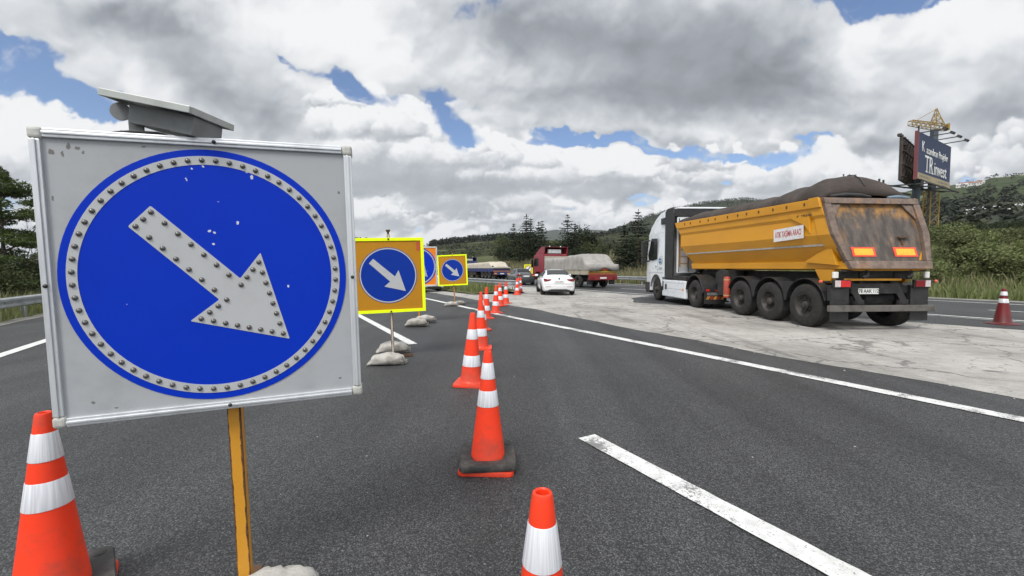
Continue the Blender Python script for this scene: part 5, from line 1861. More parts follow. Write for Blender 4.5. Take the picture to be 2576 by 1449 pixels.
# ------------------------------------------------------------------ yellow tipper with white tractor
TR = thing('dump_truck', 'big articulated tipper truck, white cab and yellow skip body under a brown tarpaulin', 'truck', (8.50, 10.87, 0.0), R(5.2))
def yr(z): return -0.36 - 0.60 * (3.1 - z) / 1.68
def yf(z):
    for (z0, y0), (z1, y1) in (((3.3, 7.02), (3.0, 7.0)), ((3.0, 7.0), (2.80, 6.68)), ((2.80, 6.68), (2.2, 6.55)), ((2.2, 6.55), (1.62, 6.15)), ((1.62, 6.15), (1.40, 6.05))):
        if z >= z1: return y0 + (y1 - y0) * (z0 - z) / (z0 - z1)
    return 6.05
SEC = [(1.10, 3.12), (1.25, 3.12), (1.25, 2.90), (1.205, 2.885), (1.205, 2.72), (1.165, 2.64), (1.195, 2.24), (1.085, 1.97), (0.88, 1.64), (0.97, 1.60), (0.97, 1.43), (0.80, 1.40)]
def lift(z, y): return z + max(0.0, (z - 1.5) / 1.6) * 0.022 * max(y, 0)
def tip_ring(end, off=0.0, dy=0.0):
    L = [(-x - off, z) for x, z in SEC] + [(x + off, z) for x, z in reversed(SEC)]
    out = []
    for x, z in L:
        y = (yr(z) if end == 0 else yf(z)) + dy
        out.append((x, y, lift(z, y)))
    return out
def mid_ring(f):
    a, b = tip_ring(0), tip_ring(1)
    return [tuple(Vector(p).lerp(Vector(q), f)) for p, q in zip(a, b)]
MB().loft([mid_ring(f) for f in (0, .1, .25, .4, .55, .7, .85, 1.0)]).build('tipper_body', M_YEL, TR, 0.012)
# rear side posts
for s_ in (-1, 1):
    o_ = []
    for dy in (-.02, .34):
        ring = [(s_ * (x + .028), yr(z) + dy * (1 if z < 3 else .8), lift(z, 0) + (.03 if z > 3.1 else 0)) for x, z in SEC[1:-1]]
        ring += [(s_ * (x - .05), yr(z) + dy, lift(z, 0)) for x, z in reversed(SEC[1:-1])]
        o_.append(ring)
    MB().loft(o_).build('rear_post', M_YEL, TR, 0.01)
# gusset plates and seams on the flank
gp = MB()
for s_ in (-1, 1):
    gp.prism([(-.05, 2.78), (.62, 2.84), (.58, 2.74), (.10, 2.52), (-.10, 2.30)], 'x', min(s_ * 1.176, s_ * 1.222), max(s_ * 1.176, s_ * 1.222))
    gp.prism([(-.75, 1.52), (.25, 1.60), (-.20, 1.82), (-.58, 1.95)], 'x', min(s_ * .93, s_ * 1.075), max(s_ * .93, s_ * 1.075))
    gp.prism([(-.62, 1.425), (-.05, 1.425), (-.25, 1.10), (-.50, 1.10), (-.58, 1.24)], 'x', min(s_ * .90, s_ * 1.02), max(s_ * .90, s_ * 1.02))
sides(gp, 'gusset', M_YEL, TR, 0.008)
st = MB()
for s_ in (-1, 1):
    st.box(min(s_ * 1.10, s_ * 1.125), max(s_ * 1.10, s_ * 1.125), -.42, 6.3, 1.985, 2.03)
sides(st, 'reflective_strip', M_STRIP, TR)
# tarp rail hooks and dark edge
hk = MB(); rng = random.Random(3)
for k in range(12):
    y = .1 + .55 * k + rng.uniform(-.1, .1)
    hk.box(-1.272, -1.2515, y, y + .028, lift(2.99, y), lift(3.06, y)); hk.box(1.2515, 1.272, y, y + .028, lift(2.99, y), lift(3.06, y))
sides(hk, 'tarp_hook', M_RUST, TR)
# side plate with the lettering
pl_ = MB().box(-1.245, -1.2325, .0, 1.06, 2.21, 2.54).build('side_plate', pm('worn_white_plate', (0.68, 0.67, 0.68), (0.45, 0.42, 0.40), .5, 9, .5, spots=.30, spot_col=(.3, .2, .15), spot_scale=6), TR)
text_mesh('ATIK TAŞIMA ARACI', 0.215, face_mx(-1.2455, .53, 2.375), 'lettering', M_SIGNRED, pl_, .0008, 0.475, weight=0.004)
pl_.rotation_euler = (R(-2.2), 0, 0); pl_.location = (0, .0, -.005)
text_mesh('TIRSAN', 0.085, face_mx(-1.2235, .03, 2.755), 'lettering', M_INK, TR, .0006, 1.25, weight=0.002)
mk = MB().prism([(.33, 2.735), (.36, 2.735), (.33, 2.785), (.27, 2.785)], 'x', -1.224, -1.2225).build('maker_mark', M_INK, TR)
# tailgate
def tg(x, z, d=0.0): return (x, yr(z) - d, lift(z, 0))
def tgbox(mb, poly, d0, d1):
    n = len(poly)
    v = [tg(x, z, d0) for x, z in poly] + [tg(x, z, d1) for x, z in poly]
    f = [tuple(range(n)), tuple(range(2 * n - 1, n - 1, -1))] + [(i, i + n, (i + 1) % n + n, (i + 1) % n) for i in range(n)]
    return mb.add(v, f)
tgp = tgbox(MB(), [(-1.15, 3.0), (1.15, 3.0), (1.15, 2.2), (.98, 1.50), (-.98, 1.50), (-1.15, 2.2)], -.06, .02).build('tailgate', M_TAILP, TR, 0.006)
fr = MB()
tgbox(fr, [(-1.22, 3.12), (1.22, 3.12), (1.20, 2.98), (-1.20, 2.98)], .022, .13)
tgbox(fr, [(-1.04, 1.62), (1.04, 1.62), (1.0, 1.44), (-1.0, 1.44)], .022, .14)
for s_ in (-1, 1):
    tgbox(fr, [(s_ * 1.22, 2.975), (s_ * 1.06, 2.975), (s_ * 1.06, 2.3), (s_ * .93, 1.625), (s_ * 1.045, 1.625), (s_ * 1.22, 2.25)], .022, .125)
    tgbox(fr, [(s_ * 1.055, 2.972), (s_ * .78, 2.972), (s_ * .86, 2.86), (s_ * 1.055, 2.60)], .022, .085)
fr.build('tailgate_frame', M_TAILF, tgp, 0.012)
for cx_ in (-.50, .55):
    rf = tgbox(MB(), [(cx_ - .29, 1.94), (cx_ + .29, 1.94), (cx_ + .29, 1.72), (cx_ - .29, 1.72)], .023, .035).build('reflector_plate', M_REFR, tgp)
    tgbox(MB(), [(cx_ - .235, 1.905), (cx_ + .235, 1.905), (cx_ + .235, 1.755), (cx_ - .235, 1.755)], .0355, .039).build('amber_field', M_REFY, rf)
hd = MB(); tgbox(hd, [(.46, 2.19), (.70, 2.21), (.70, 2.18), (.46, 2.15)], .021, .10); tgbox(hd, [(.52, 2.145), (.55, 2.145), (.55, 1.99), (.52, 1.99)], .021, .05); hd.build('latch', M_RUST, tgp)
# tarp
def tarp_ring(y, hgt, sag, yoff=0.0):
    out = []
    n = 22
    for k in range(n + 1):
        f = -1 + 2 * k / n
        x = 1.235 * f
        arch = (1 - abs(f) ** 2.3) ** 0.72 if abs(f) < 1 else 0
        z = lift(3.115, y) + hgt * arch * (1 - sag * (1 - abs(f)) * .6) - (.06 if abs(f) == 1 else 0)
        z += .03 * mnoise.noise((x * 3, y * 2.5, 1)) * arch + .022 * mnoise.noise((x * 2.0, y * 9, 4)) * arch
        out.append((x * (1.0 + .012 * math.sin(y * 7)), y + yoff * arch, z))
    return out
rings = [tarp_ring(-.33, .10, 0), tarp_ring(-.28, .34, 0), tarp_ring(-.16, .52, 0), tarp_ring(0.02, .62, 0), tarp_ring(.18, .655, 0)]
hoops = [.22, 1.35, 2.5, 3.65, 4.8, 5.9]
for k in range(1, 61):
    y = .22 + 6.66 * k / 60
    d = min(abs(y - h_) for h_ in hoops)
    hg = .62 - .17 * smooth(y, .75, 1.75) - .03 * smooth(y, 2, 6) - .07 * smooth(y, 5.6, 6.8)
    rings.append(tarp_ring(y, hg * (1 - .10 * smooth(d, 0, .58)), .15 * smooth(d, .05, .5)))
rings.append(tarp_ring(6.95, .2, 0)); rings.append(tarp_ring(6.98, .0, 0))
tp = MB().loft(rings, False, False).build('tarpaulin', M_TARPB, TR, smooth=70, fix=True)
md = tp.modifiers.new('thickness', 'SOLIDIFY'); md.thickness = .012; md.offset = -1
sm_ = MB().tube([Vector(tarp_ring(.2, .668, 0)[11]) + Vector((0, -.0, .008)), Vector(tarp_ring(.02, .63, 0)[11]) + Vector((0, -.008, .008)), Vector(tarp_ring(-.16, .53, 0)[11]) + Vector((0, -.008, .006)), Vector(tarp_ring(-.28, .345, 0)[11]) + Vector((0, -.012, .0))], .014, 6)
sm_.build('tarp_seam', M_INK, tp, smooth=60)
rl = MB().tube([(-1.0, -.40, 3.16), (-.6, -.42, 3.20), (-.2, -.42, 3.19), (.05, -.40, 3.16)], [.03, .05, .05, .03], 8)
rl.build('rolled_flap', M_BLACK, TR, smooth=60)
rl = MB().tube([(.55, -.36, 3.16), (.8, -.38, 3.175), (1.1, -.36, 3.16)], [.03, .045, .03], 8)
rl.build('rolled_flap', pm('faded_blue_cloth', (0.16, 0.22, 0.28), (0.1, 0.13, 0.17), .7, 8, .9), TR, smooth=60)
# chassis
ch = MB()
for s_ in (-.48, .40):
    ch.box(s_, s_ + .09, -.75, 6.1, 1.05, 1.36)
for y in (-.6, 1.9, 3.2, 4.4, 5.8): ch.box(-.385, .395, y, y + .14, 1.08, 1.32)
ch.box(-.55, .55, 4.5, 6.0, 1.20, 1.385)
ch.box(-.9, .9, -.72, -.45, 1.20, 1.385)
for y in (0, 1.31, 2.62): ch.box(-.9, .9, y - .07, y + .07, .46, .62)
for y in (0, 1.31, 2.62):
    for s_ in (-1, 1): ch.box(s_ * .44 - .06, s_ * .44 + .06, y - .5, y + .3, .62, .78); ch.lathe([(.0, .65), (.13, .65), (.14, .85), (.12, 1.05), (0, 1.05)], 14, 'z', (s_ * .44, y + .12, 0))
ch.build('chassis', M_CHAS, TR, 0.01)
hp = MB().lathe([(.09, 1.05), (.09, 1.9), (.075, 1.9), (.075, 2.9)], 16, 'z', (0, 7.12, 0)); hp.box(-.35, .35, 6.85, 7.2, 1.0, 1.25)
hp.build('tipping_ram', M_CHAS, TR, smooth=40)
ld = MB()
for x in (-1.02, -.68): ld.box(x, x + .035, 6.98, 7.02, 1.5, 3.15)
for k in range(6): ld.box(-.985, -.68, 6.985, 7.015, 1.62 + .28 * k, 1.65 + .28 * k)
ld.build('ladder', pm('ladder_yellow', (0.42, 0.20, 0.03), (.2, .1, .04), .8, 6, .6), TR)
# mudguards, flaps, boxes
mg = MB()
for s_ in (-1, 1):
    a, b = sorted((s_ * .82, s_ * 1.25))
    for y in (0, 1.31, 2.62): arc_guard(mg, a, b, y, .55, .66, 12, 168)
    c, d = sorted((s_ * 1.20, s_ * 1.252))
    for y in (.655, 1.965): mg.prism([(y - .03, .62), (y + .03, .62), (y + .075, .80), (y + .16, .98), (y + .30, 1.115), (y - .30, 1.115), (y - .16, .98), (y - .075, .80)], 'x', c, d)
sides(mg, 'mudguard', M_BLACK, TR, 0.006)
for s_ in (-1, 1):
    a, b = sorted((s_ * .78, s_ * 1.24))
    MB().box(a, b, -.80, -.775, .22, .70).box(a, b, -.80, -.70, .7005, 1.06).build('mud_flap', M_BLACK, TR, 0.006)
tb = MB().box(-1.18, -.62, 3.34, 3.95, .55, 1.38).box(-1.05, -.7, 3.95, 4.3, .9, 1.3).box(.62, 1.18, 3.34, 3.95, .55, 1.3)
tb.box(-.72, -.58, 4.35, 4.49, .32, 1.2).box(-.78, -.52, 4.3, 4.54, .27, .32).box(.58, .72, 4.35, 4.49, .32, 1.2).box(.52, .78, 4.3, 4.54, .27, .32)
tb.build('tool_box', M_CHAS, TR, 0.02)
ex = MB().lathe([(0, .50), (.085, .50), (.10, .53), (.10, 1.12), (.085, 1.17), (0, 1.18)], 18, 'z', (-1.235, 3.30, 0)).build('extinguisher_case', pm('case_red', (0.42, 0.06, 0.035), (0.30, 0.07, 0.05), .8, 8, .5), TR, smooth=50)
MB().lathe([(.103, .555), (.103, .59)], 18, 'z', (-1.235, 3.30, 0)).lathe([(.103, 1.06), (.103, 1.10)], 18, 'z', (-1.235, 3.30, 0)).build('case_strap', pm('strap_tan', (.45, .28, .12)), ex, smooth=50)
for y in (0, 1.31, 2.62):
    for s_ in (-1, 1): wheel(TR, s_ * 1.25, y, .535, .385, s_, None, .30)
# tail end: lamps, number plate, under-run bar
for s_, mm_ in ((-1, M_RED), (1, M_DRED)):
    a, b = sorted((s_ * .80, s_ * 1.22))
    lp_ = MB().box(a, b, -.86, -.802, 1.00, 1.19).build('tail_light', M_BLACK, TR, 0.008)
    c, d = sorted((s_ * .82, s_ * 1.06)); MB().box(c, d, -.885, -.8605, 1.02, 1.17).build('lens', mm_, lp_, 0.01)
    c, d = sorted((s_ * 1.065, s_ * 1.20)); MB().box(c, d, -.883, -.8605, 1.02, 1.17).build('clear_lens', pm('clear_lens', (.55, .5, .5), (.4, .3, .3), .6, 20, .25), lp_, 0.01)
    c, d = sorted((s_ * 1.09, s_ * 1.21)); MB().box(c, d, -.84, -.78, 1.225, 1.37).build('work_lamp', M_PLATE, TR, 0.012)
    arm = MB().tube([(s_ * 1.2, -.72, 1.14), (s_ * 1.36, -.74, 1.14), (s_ * 1.42, -.75, 1.15)], [.025, .022, .028], 8)
    am = arm.build('marker_arm', M_BLACK, TR, smooth=60)
    MB().lathe([(0, 0), (.032, .005), (.034, .05), (.0, .055)], 10, 'x', (s_ * 1.43 if s_ > 0 else s_ * 1.43 - .05, -.75, 1.15)).build('marker_lens', pm('marker_red', (.8, .12, .06), (.6, .1, .05), .5, 20, .3), am, smooth=50)
cb = MB().box(-.72, .52, -.80, -.74, .86, 1.10).box(-.95, .95, -.73, -.60, .88, 1.04)
cb.build('rear_crossmember', M_CHAS, TR, 0.012)
MB().box(-.93, .50, -.835, -.8015, 1.165, 1.215).build('yellow_bar', M_YEL, TR, 0.006)
np_ = MB().box(-.56, -.05, -.815, -.8025, .855, .985).build('number_plate', M_PLATE, TR, 0.003)
text_mesh('78 AAK 112', .118, face_my(-.305, -.8155, .921), 'lettering', M_INK, np_, .0006, .86, weight=.003)
ub = MB().box(-1.36, 1.27, -.95, -.84, .455, .60).build('underrun_bar', pm('scraped_steel', (.11, .10, .09), (.04, .037, .033), .8, 4, .75), TR, 0.015)
br_ = MB()
for s_ in (-.62, .50):
    bar(br_, (s_ - .12, -.70, 1.20), (s_ + .10, -.84, .62), .12)
    br_.box(s_ - .02, s_ + .2, -.836, -.74, .50, .72)
sides(br_, 'underrun_bracket', M_CHAS, TR, .01)
hkb = MB()
for s_ in (-.55, .55): hkb.tube([(s_, -.9, 1.42), (s_ + .04, -.98, 1.36), (s_ + .02, -1.0, 1.28), (s_ - .08, -.98, 1.24)], .035, 8)
hkb.box(-1.0, 1.0, -.93, -.80, 1.375, 1.41)
hkb.build('tailgate_hook', M_CHAS, TR, smooth=50)
tk = MB().lathe([(0, -.38), (.13, -.37), (.15, -.34), (.15, .34), (.13, .37), (0, .38)], 20, 'x', (.2, -.48, .72)).build('air_tank', M_CHAS, TR, smooth=40)

# tractor in its own slightly turned frame
MT = TR.matrix_basis.inverted() if False else (Matrix.Rotation(R(-5.2), 4, 'Z') @ Matrix.Translation(Vector((7.90, 15.95, 0)) - Vector((8.50, 10.87, 0)))) @ Matrix.Rotation(R(2.2), 4, 'Z')
def TB(mb):
    mb.v = [tuple(MT @ Vector(p)) for p in mb.v]; return mb
arch = [(3.70 + .60 * math.cos(R(a)), .52 + .60 * math.sin(R(a))) for a in range(62, 181, 13)]
cabp = [(2.78, 1.06), (2.78, 3.86), (3.05, 3.93), (3.55, 3.88), (4.0, 3.70), (4.45, 3.36), (4.72, 3.02), (4.93, 2.40), (5.05, 1.75), (5.10, 1.2), (5.08, .48), (4.78, .40), (4.34, .42), (4.30, .60)] + [(3.70 + .60 * math.cos(R(a)), .52 + .60 * math.sin(R(a))) for a in range(12, 169, 13)] + [(3.08, 1.06)]
def cab_half(x, tap):            # the cab narrows a little towards roof and front
    out = []
    for y, z in cabp:
        k = 1 - tap * (smooth(z, 2.9, 4.0) * .10 + smooth(y, 4.5, 5.1) * .05)
        out.append((x * k, y, z))
    return out
cab = TB(MB().loft([cab_half(-1.245, 1), cab_half(1.245, 1)])).build('cab', M_CABW, TR, .05, seg=3)
sw = MB()
for s_ in (-1, 1):
    a, b = sorted((s_ * 1.238, s_ * 1.254))
    sw.prism([(3.62, 1.86), (3.60, 2.78), (4.32, 2.82), (4.72, 2.05), (4.60, 1.82), (4.2, 1.80)], 'x', a, b)
sides(sw, 'side_window', M_GLASS, cab, .004, MT)
ws = MB().add([(-1.08, 5.05, 1.80), (1.08, 5.05, 1.80), (1.0, 4.77, 2.95), (-1.0, 4.77, 2.95)], [(0, 1, 2, 3)])
w_ = TB(ws).build('windscreen', M_GLASS, cab); md = w_.modifiers.new('t', 'SOLIDIFY'); md.thickness = .02; md.offset = 0
sm_ = MB()
for s_ in (-1, 1):
    a, b = sorted((s_ * 1.244, s_ * 1.2475))
    for y0, y1, z0, z1 in ((3.545, 3.56, 1.25, 2.92), (3.56, 4.5, 2.905, 2.92), (2.80, 4.72, 2.985, 3.0), (3.0, 3.3, 1.95, 1.965), (2.9, 4.95, 1.245, 1.26), (4.79, 4.805, 1.3, 1.95)):
        sm_.box(a, b, y0, y1, z0, z1)
TB(sm_).build('door_seam', pm('seam_grey', (.36, .37, .385)), cab)
dh = MB()
for s_ in (-1, 1):
    a, b = sorted((s_ * 1.246, s_ * 1.275)); dh.box(a, b, 3.62, 3.84, 1.56, 1.61)
sides(dh, 'door_handle', M_CABW, cab, .008, MT)
# round company badge on the door
bd = MB().prism([(3.22 + .20 * math.cos(2 * PI * k / 28), 1.78 + .15 * math.sin(2 * PI * k / 28)) for k in range(28)], 'x', -1.2515, -1.2465)
bd = TB(bd).build('badge', pm('badge_grey', (.42, .47, .55), None, .2), cab)
b2 = MB().prism([(3.26 + .15 * math.cos(2 * PI * k / 28), 1.77 + .115 * math.sin(2 * PI * k / 28)) for k in range(28)], 'x', -1.2545, -1.252)
TB(b2).build('badge_disc', pm('badge_blue', (.015, .10, .26), None, .2), bd)
b3 = MB().box(-1.257, -1.255, 3.16, 3.37, 1.752, 1.788)
TB(b3).build('badge_bar', M_PLATE, bd)
ltr = MB(); rng = random.Random(2)
for k in range(7): ltr.box(-1.249, -1.2465, 3.02 + .055 * k, 3.06 + .055 * k, 1.43, 1.47 + .02 * (k % 2))
ltr.prism([(2.98, 1.40), (3.62, 1.385), (3.62, 1.395), (2.98, 1.41)], 'x', -1.249, -1.2465)
TB(ltr).build('lettering', pm('grey_lettering', (.25, .27, .30)), cab)
mr = MB()
for s_ in (-1, 1):
    a, b = sorted((s_ * 1.34, s_ * 1.54))
    mr.box(a, b, 4.70, 4.92, 1.95, 2.72); mr.box(a, b, 4.72, 4.90, 1.66, 1.92)
    bar(mr, (s_ * 1.2, 4.6, 2.75), (s_ * 1.48, 4.8, 2.72), .07); bar(mr, (s_ * 1.2, 4.65, 1.8), (s_ * 1.42, 4.8, 1.72), .07)
sides(mr, 'mirror', M_BLACK, cab, .05, MT)
bp = MB().box(-1.2, 1.2, 4.6, 5.115, .30, .52)
for s_ in (-1, 1):
    a, b = sorted((s_ * 1.235, s_ * 1.258)); arc_guard(bp, a, b, 3.70, .52, .66, 8, 172, .075)
    bp.box(a, b, 4.5, 5.06, .42, .80)
TB(bp).build('bumper_trim', M_BLACK, TR, .01)
# dark deflectors behind the cab
for s_ in (-1, 1):
    a, b = sorted((s_ * 1.16, s_ * 1.235))
    TB(MB().prism([(2.77, 1.02), (2.77, 3.84), (2.55, 3.95), (1.98, 3.95), (1.92, 3.7), (1.95, 1.02)], 'x', a, b)).build('side_deflector', M_BLACK, TR, .015)
rd = MB().box(-1.155, 1.155, 1.98, 2.10, 3.58, 3.88).box(-1.155, 1.155, 2.1005, 2.76, 3.80, 3.88).box(-1.235, -1.16, 2.79, 3.25, 3.35, 3.62).box(1.16, 1.235, 2.79, 3.25, 3.35, 3.62)
TB(rd).build('roof_deflector', M_BLACK, TR, .015)
TB(MB().box(-1.0, 1.15, 1.95, 2.74, 3.883, 3.955)).build('deflector_cap', M_CABW, TR, .02)
# white fairing close behind the deflectors
TB(MB().box(-1.02, 1.02, 2.02, 2.07, 1.25, 3.56)).build('back_fairing', M_CABW, TR, .01)
# panels on the back wall
bw = MB()
for x in (-.95, -.55, -.2, .3): bw.box(x, x + .025, 1.998, 2.018, 1.3, 3.5)
TB(bw).build('back_wall_rib', M_BLACK, TR)
sk = MB().box(-1.225, -1.10, .74, 3.02, .26, .96).box(1.10, 1.225, .74, 3.02, .26, .96)
sides(sk, 'side_skirt', M_CABW, TR, .03, MT)
sk2 = MB().box(-1.228, -1.2252, .78, 2.98, .60, .612).box(-1.228, -1.2252, .78, 2.98, .845, .855)
TB(sk2).build('skirt_seam', pm('skirt_seam_grey', (.30, .31, .32)), TR)
TB(MB().box(-1.228, -1.2252, 2.5, 2.70, .55, .78).box(-1.229, -1.2255, 2.86, 2.98, .5, .9)).build('skirt_vent', M_BLACK, TR)
TB(MB().box(-1.229, -1.2255, .86, .98, .56, .64)).build('side_marker', M_ORANGE, TR)
tk = MB().box(-1.08, -.5, .78, 2.7, .30, .94).box(.5, 1.08, .78, 2.7, .30, .94).box(-1.21, -.45, .72, 2.75, .963, 1.13).box(.45, 1.21, .72, 2.75, .963, 1.13)
for s_ in (-.45, .37): tk.box(s_, s_ + .08, -1.0, 4.7, .78, 1.02)
tk.box(-.5, .5, -.5, .5, 1.025, 1.17); tk.box(-.9, .9, -.08, .08, .45, .62); tk.box(-.9, .9, 3.62, 3.78, .42, .58); tk.box(-1.0, 1.0, 2.8, 4.9, .62, 1.04)
TB(tk).build('tractor_frame', M_CHAS, TR, .02)
cyl = MB().tube([(-.3, 1.9, 1.25), (-.1, 1.5, 1.5), (.1, 1.0, 1.35), (.25, .5, 1.2)], .05, 8).tube([(-.1, 1.9, 1.3), (.1, 1.4, 1.6), (.3, .9, 1.3)], .04, 8)
TB(cyl).build('air_hose', M_BLACK, TR, smooth=60)
mg = MB()
for s_ in (-1, 1):
    a, b = sorted((s_ * .58, s_ * 1.235)); arc_guard(mg, a, b, 0, .54, .68, 8, 178, .03)
    mg.box(a, b, -.80, -.62, .60, .80)
sides(mg, 'drive_mudguard', M_BLACK, TR, .01, MT)
mf = MB()
for s_ in (-1, 1):
    a, b = sorted((s_ * .50, s_ * 1.22)); mf.box(a, b, -.84, -.81, .20, .78)
mf = TB(mf).build('drive_mud_flap', M_BLACK, TR, .006)
cv = MB(); cr_ = MB()
for k in range(5):
    x = -1.18 + .13 * k
    (cv if k % 2 == 0 else cr_).prism([(x, .36), (x + .10, .36), (x + .16, .47), (x + .06, .47)], 'y', -.845, -.8405)
TB(cv).build('chevron_amber', pm('dull_amber', (.42, .22, .03), (.25, .14, .03), .7, 9, .5), mf); TB(cr_).build('chevron_red', pm('dull_red', (.30, .03, .02), (.2, .03, .02), .7, 9, .5), mf)
TB(MB().box(-1.17, -1.06, -.86, -.8405, .64, .72).box(-.84, -.68, -.86, -.8405, .64, .69)).build('brake_light', M_RED, mf, .006)
pl2 = TB(MB().box(-1.14, -.66, -.852, -.8405, .505, .60)).build('number_plate', pm('dirty_plate', (.16, .16, .155), (.06, .06, .058), .9, 14, .6), mf)
for s_ in (-1, 1):
    wheel(TR, s_ * 1.22, 3.70, .51, .32, s_, MT, .295, dish=.015)
    wheel(TR, s_ * 1.22, 0.0, .51, .30, s_, MT, .295, dual=True, dish=.15)


# ------------------------------------------------------------------ canvas-covered trucks
def flat_truck(label, loc, rz, L, W, cabc, bedc, canvas, heights, zb, cab_h, cab_len, axles, wr, rearc, seed, spoiler=True, ribs=True, zskirt=None, plate=None):
    t = thing('canvas_truck', label, 'truck', loc, rz, 'canvas covered lorries')
    a = W / 2; yl = L - cab_len - .25
    rng = random.Random(seed)
    zs = zskirt or zb + .05
    b = MB().box(-a, a, .05, yl, zb - .22, zb)
    for s_ in (-1, 1):
        x0, x1 = sorted((s_ * a, s_ * (a - .04))); b.box(x0, x1, .05, yl, zb + .001, zs + .30)
    b.box(-a, a, yl, yl + .06, zb, zb + 1.3)
    bd = b.build('bed', bedc, t, .008)
    pb = MB()
    for k in range(int(yl / .9)):
        y = .3 + .9 * k
        for s_ in (-1, 1):
            x0, x1 = sorted((s_ * (a + .001), s_ * (a + .035))); pb.box(x0, x1, y, y + .05, zb - .2, zs + .30)
    sides(pb, 'stake', bedc, bd)
    # canvas over the load
    rings = []
    ny = 46
    for i in range(ny + 1):
        f = i / ny; y = -.06 + (yl + .05) * f
        hh = heights[-1][1]
        for (f0, h0), (f1, h1) in zip(heights, heights[1:]):
            if f <= f1: hh = h0 + (h1 - h0) * smooth(f, f0, f1); break
        ring = []
        for k in range(25):
            g_ = -1 + 2 * k / 24
            if abs(g_) > .62:
                e = (abs(g_) - .62) / .38
                x = math.copysign(a + .03 + .02 * math.sin(y * 8 + seed), g_); z = (hh - .10) * (1 - e) + zs * e
            else:
                x = g_ / .62 * (a + .03) ; z = hh - .10 * (abs(g_) / .62) ** 4
            wob = .045 * mnoise.noise((x * 1.6 + seed, y * 1.5, z * 1.5)) + .018 * mnoise.noise((x * 5 + seed, y * 5, z * 4))
            fold = (.022 * math.sin(y * 14 + 2 * mnoise.noise((y, seed, 0))) if ribs and abs(g_) > .62 else 0)
            ring.append((x + math.copysign(wob + fold, x), y, z + wob * (1 if abs(g_) < .8 else .2)))
        rings.append(ring)
    back = [(x * .985, -.08 - .02 * abs(math.sin(x * 4)), min(z, zs + .45) if False else z) for x, y, z in rings[0]]
    mb = MB().loft(rings, False, False)
    n0 = len(mb.v); c = MB()
    mb.add(rings[0] + [(0, -.10, zs + .05)], [(k, k + 1, 25) for k in range(24)] + [(24, 0, 25)])
    mb.add(rings[-1] + [(0, yl, zs)], [(k, k + 1, 25) for k in range(24)] + [(24, 0, 25)])
    tp = mb.build('canvas', canvas, t, smooth=60)
    rp = MB()
    for k in range(int(yl / .55)):
        y = .4 + .55 * k
        for s_ in (-1, 1): bar(rp, (s_ * (a + .09), y, zs + .25), (s_ * (a + .06), y + .1, zb - .15), .018)
    pass
    ch = MB().box(-.45, -.36, .3, L - .8, zb - .50, zb - .225).box(.36, .45, .3, L - .8, zb - .50, zb - .225)
    for y in axles: ch.box(-a + .2, a - .2, y - .07, y + .07, wr - .07, wr + .07)
    for s_ in (-1, 1):
        x0, x1 = sorted((s_ * (a - .42), s_ * (a - .04))); ch.box(x0, x1, yl * .55, yl * .78, .45, zb - .25)
    ch.build('chassis', M_CHAS, t, .01)
    # rear frame, lamps, plate
    MB().box(-a, a, -.07, .045, zb - .05, zb + .08).build('tailboard', rearc[0], t, .01)
    MB().box(-a, a, -.05, .045, zb - .19, zb - .055).build('tail_strip', rearc[1], t, .008)
    bm_ = MB().box(-a, a, -.10, .0, zb - .60, zb - .20).build('bumper', rearc[2], t, .012)
    for s_ in (-1, 1):
        x0, x1 = sorted((s_ * (a - .42), s_ * (a - .08)))
        MB().box(x0, x1, -.13, -.1005, zb - .52, zb - .36).build('tail_light', rearc[3], t, .008)
        x0, x1 = sorted((s_ * (a - .02), s_ * (a - .5)))
        MB().box(min(x0, x1), max(x0, x1), .2, .24, .25, zb - .6).build('mud_flap', M_BLACK, t)
    pl = MB().box(-.27, .27, -.118, -.1005, zb - .50, zb - .39).build('number_plate', M_PLATE, t)
    if plate: text_mesh(plate, .095, face_my(0, -.1185, zb - .445), 'lettering', M_INK, pl, .0006, .85)
    # cab
    y0 = L - cab_len
    cp = [(y0, .85), (y0, cab_h - .06), (y0 + .15, cab_h), (y0 + cab_len * .62, cab_h), (y0 + cab_len * .86, cab_h - .14), (y0 + cab_len * .97, cab_h * .60), (L, cab_h * .5), (L, .45), (y0 + cab_len * .85, .42), (y0 + cab_len * .82, .75), (y0 + cab_len * .66, wr * 2 + .12), (y0 + cab_len * .36, wr * 2 + .12), (y0 + cab_len * .2, .75)]
    ca = W / 2 - .02
    cb = MB().prism(cp, 'x', -ca, ca).build('cab', cabc, t, .05, seg=3)
    sw = MB()
    for s_ in (-1, 1):
        x0, x1 = sorted((s_ * (ca - .01), s_ * (ca + .006)))
        sw.prism([(y0 + cab_len * .45, cab_h * .60), (y0 + cab_len * .45, cab_h * .86), (y0 + cab_len * .80, cab_h * .86), (y0 + cab_len * .90, cab_h * .60)], 'x', x0, x1)
        x0, x1 = sorted((s_ * (ca + .08), s_ * (ca + .24)))
        sw.box(x0, x1, L - .35, L - .22, cab_h * .55, cab_h * .82)
    sides(sw, 'window', M_GLASS, cb, .01)
    if spoiler:
        sp = MB()
        z1 = cab_h + spoiler
        for s_ in (-1, 1):
            x0, x1 = sorted((s_ * (ca - .02), s_ * (ca - .10)))
            sp.prism([(y0 - .05, cab_h + .003), (y0 - .15, z1), (y0 + .5, z1), (y0 + cab_len * .75, cab_h + .003)], 'x', x0, x1)
        sp.add([(-ca + .1, y0 - .15, z1 - .04), (ca - .1, y0 - .15, z1 - .04), (ca - .1, y0 + .5, z1 - .04), (-ca + .1, y0 + .5, z1 - .04), (ca - .1, y0 + cab_len * .75, cab_h + .01), (-ca + .1, y0 + cab_len * .75, cab_h + .01)], [(0, 1, 2, 3), (3, 2, 4, 5)])
        sp.box(-ca + .1, ca - .1, y0 - .15, y0 + .5, z1 - .03, z1)
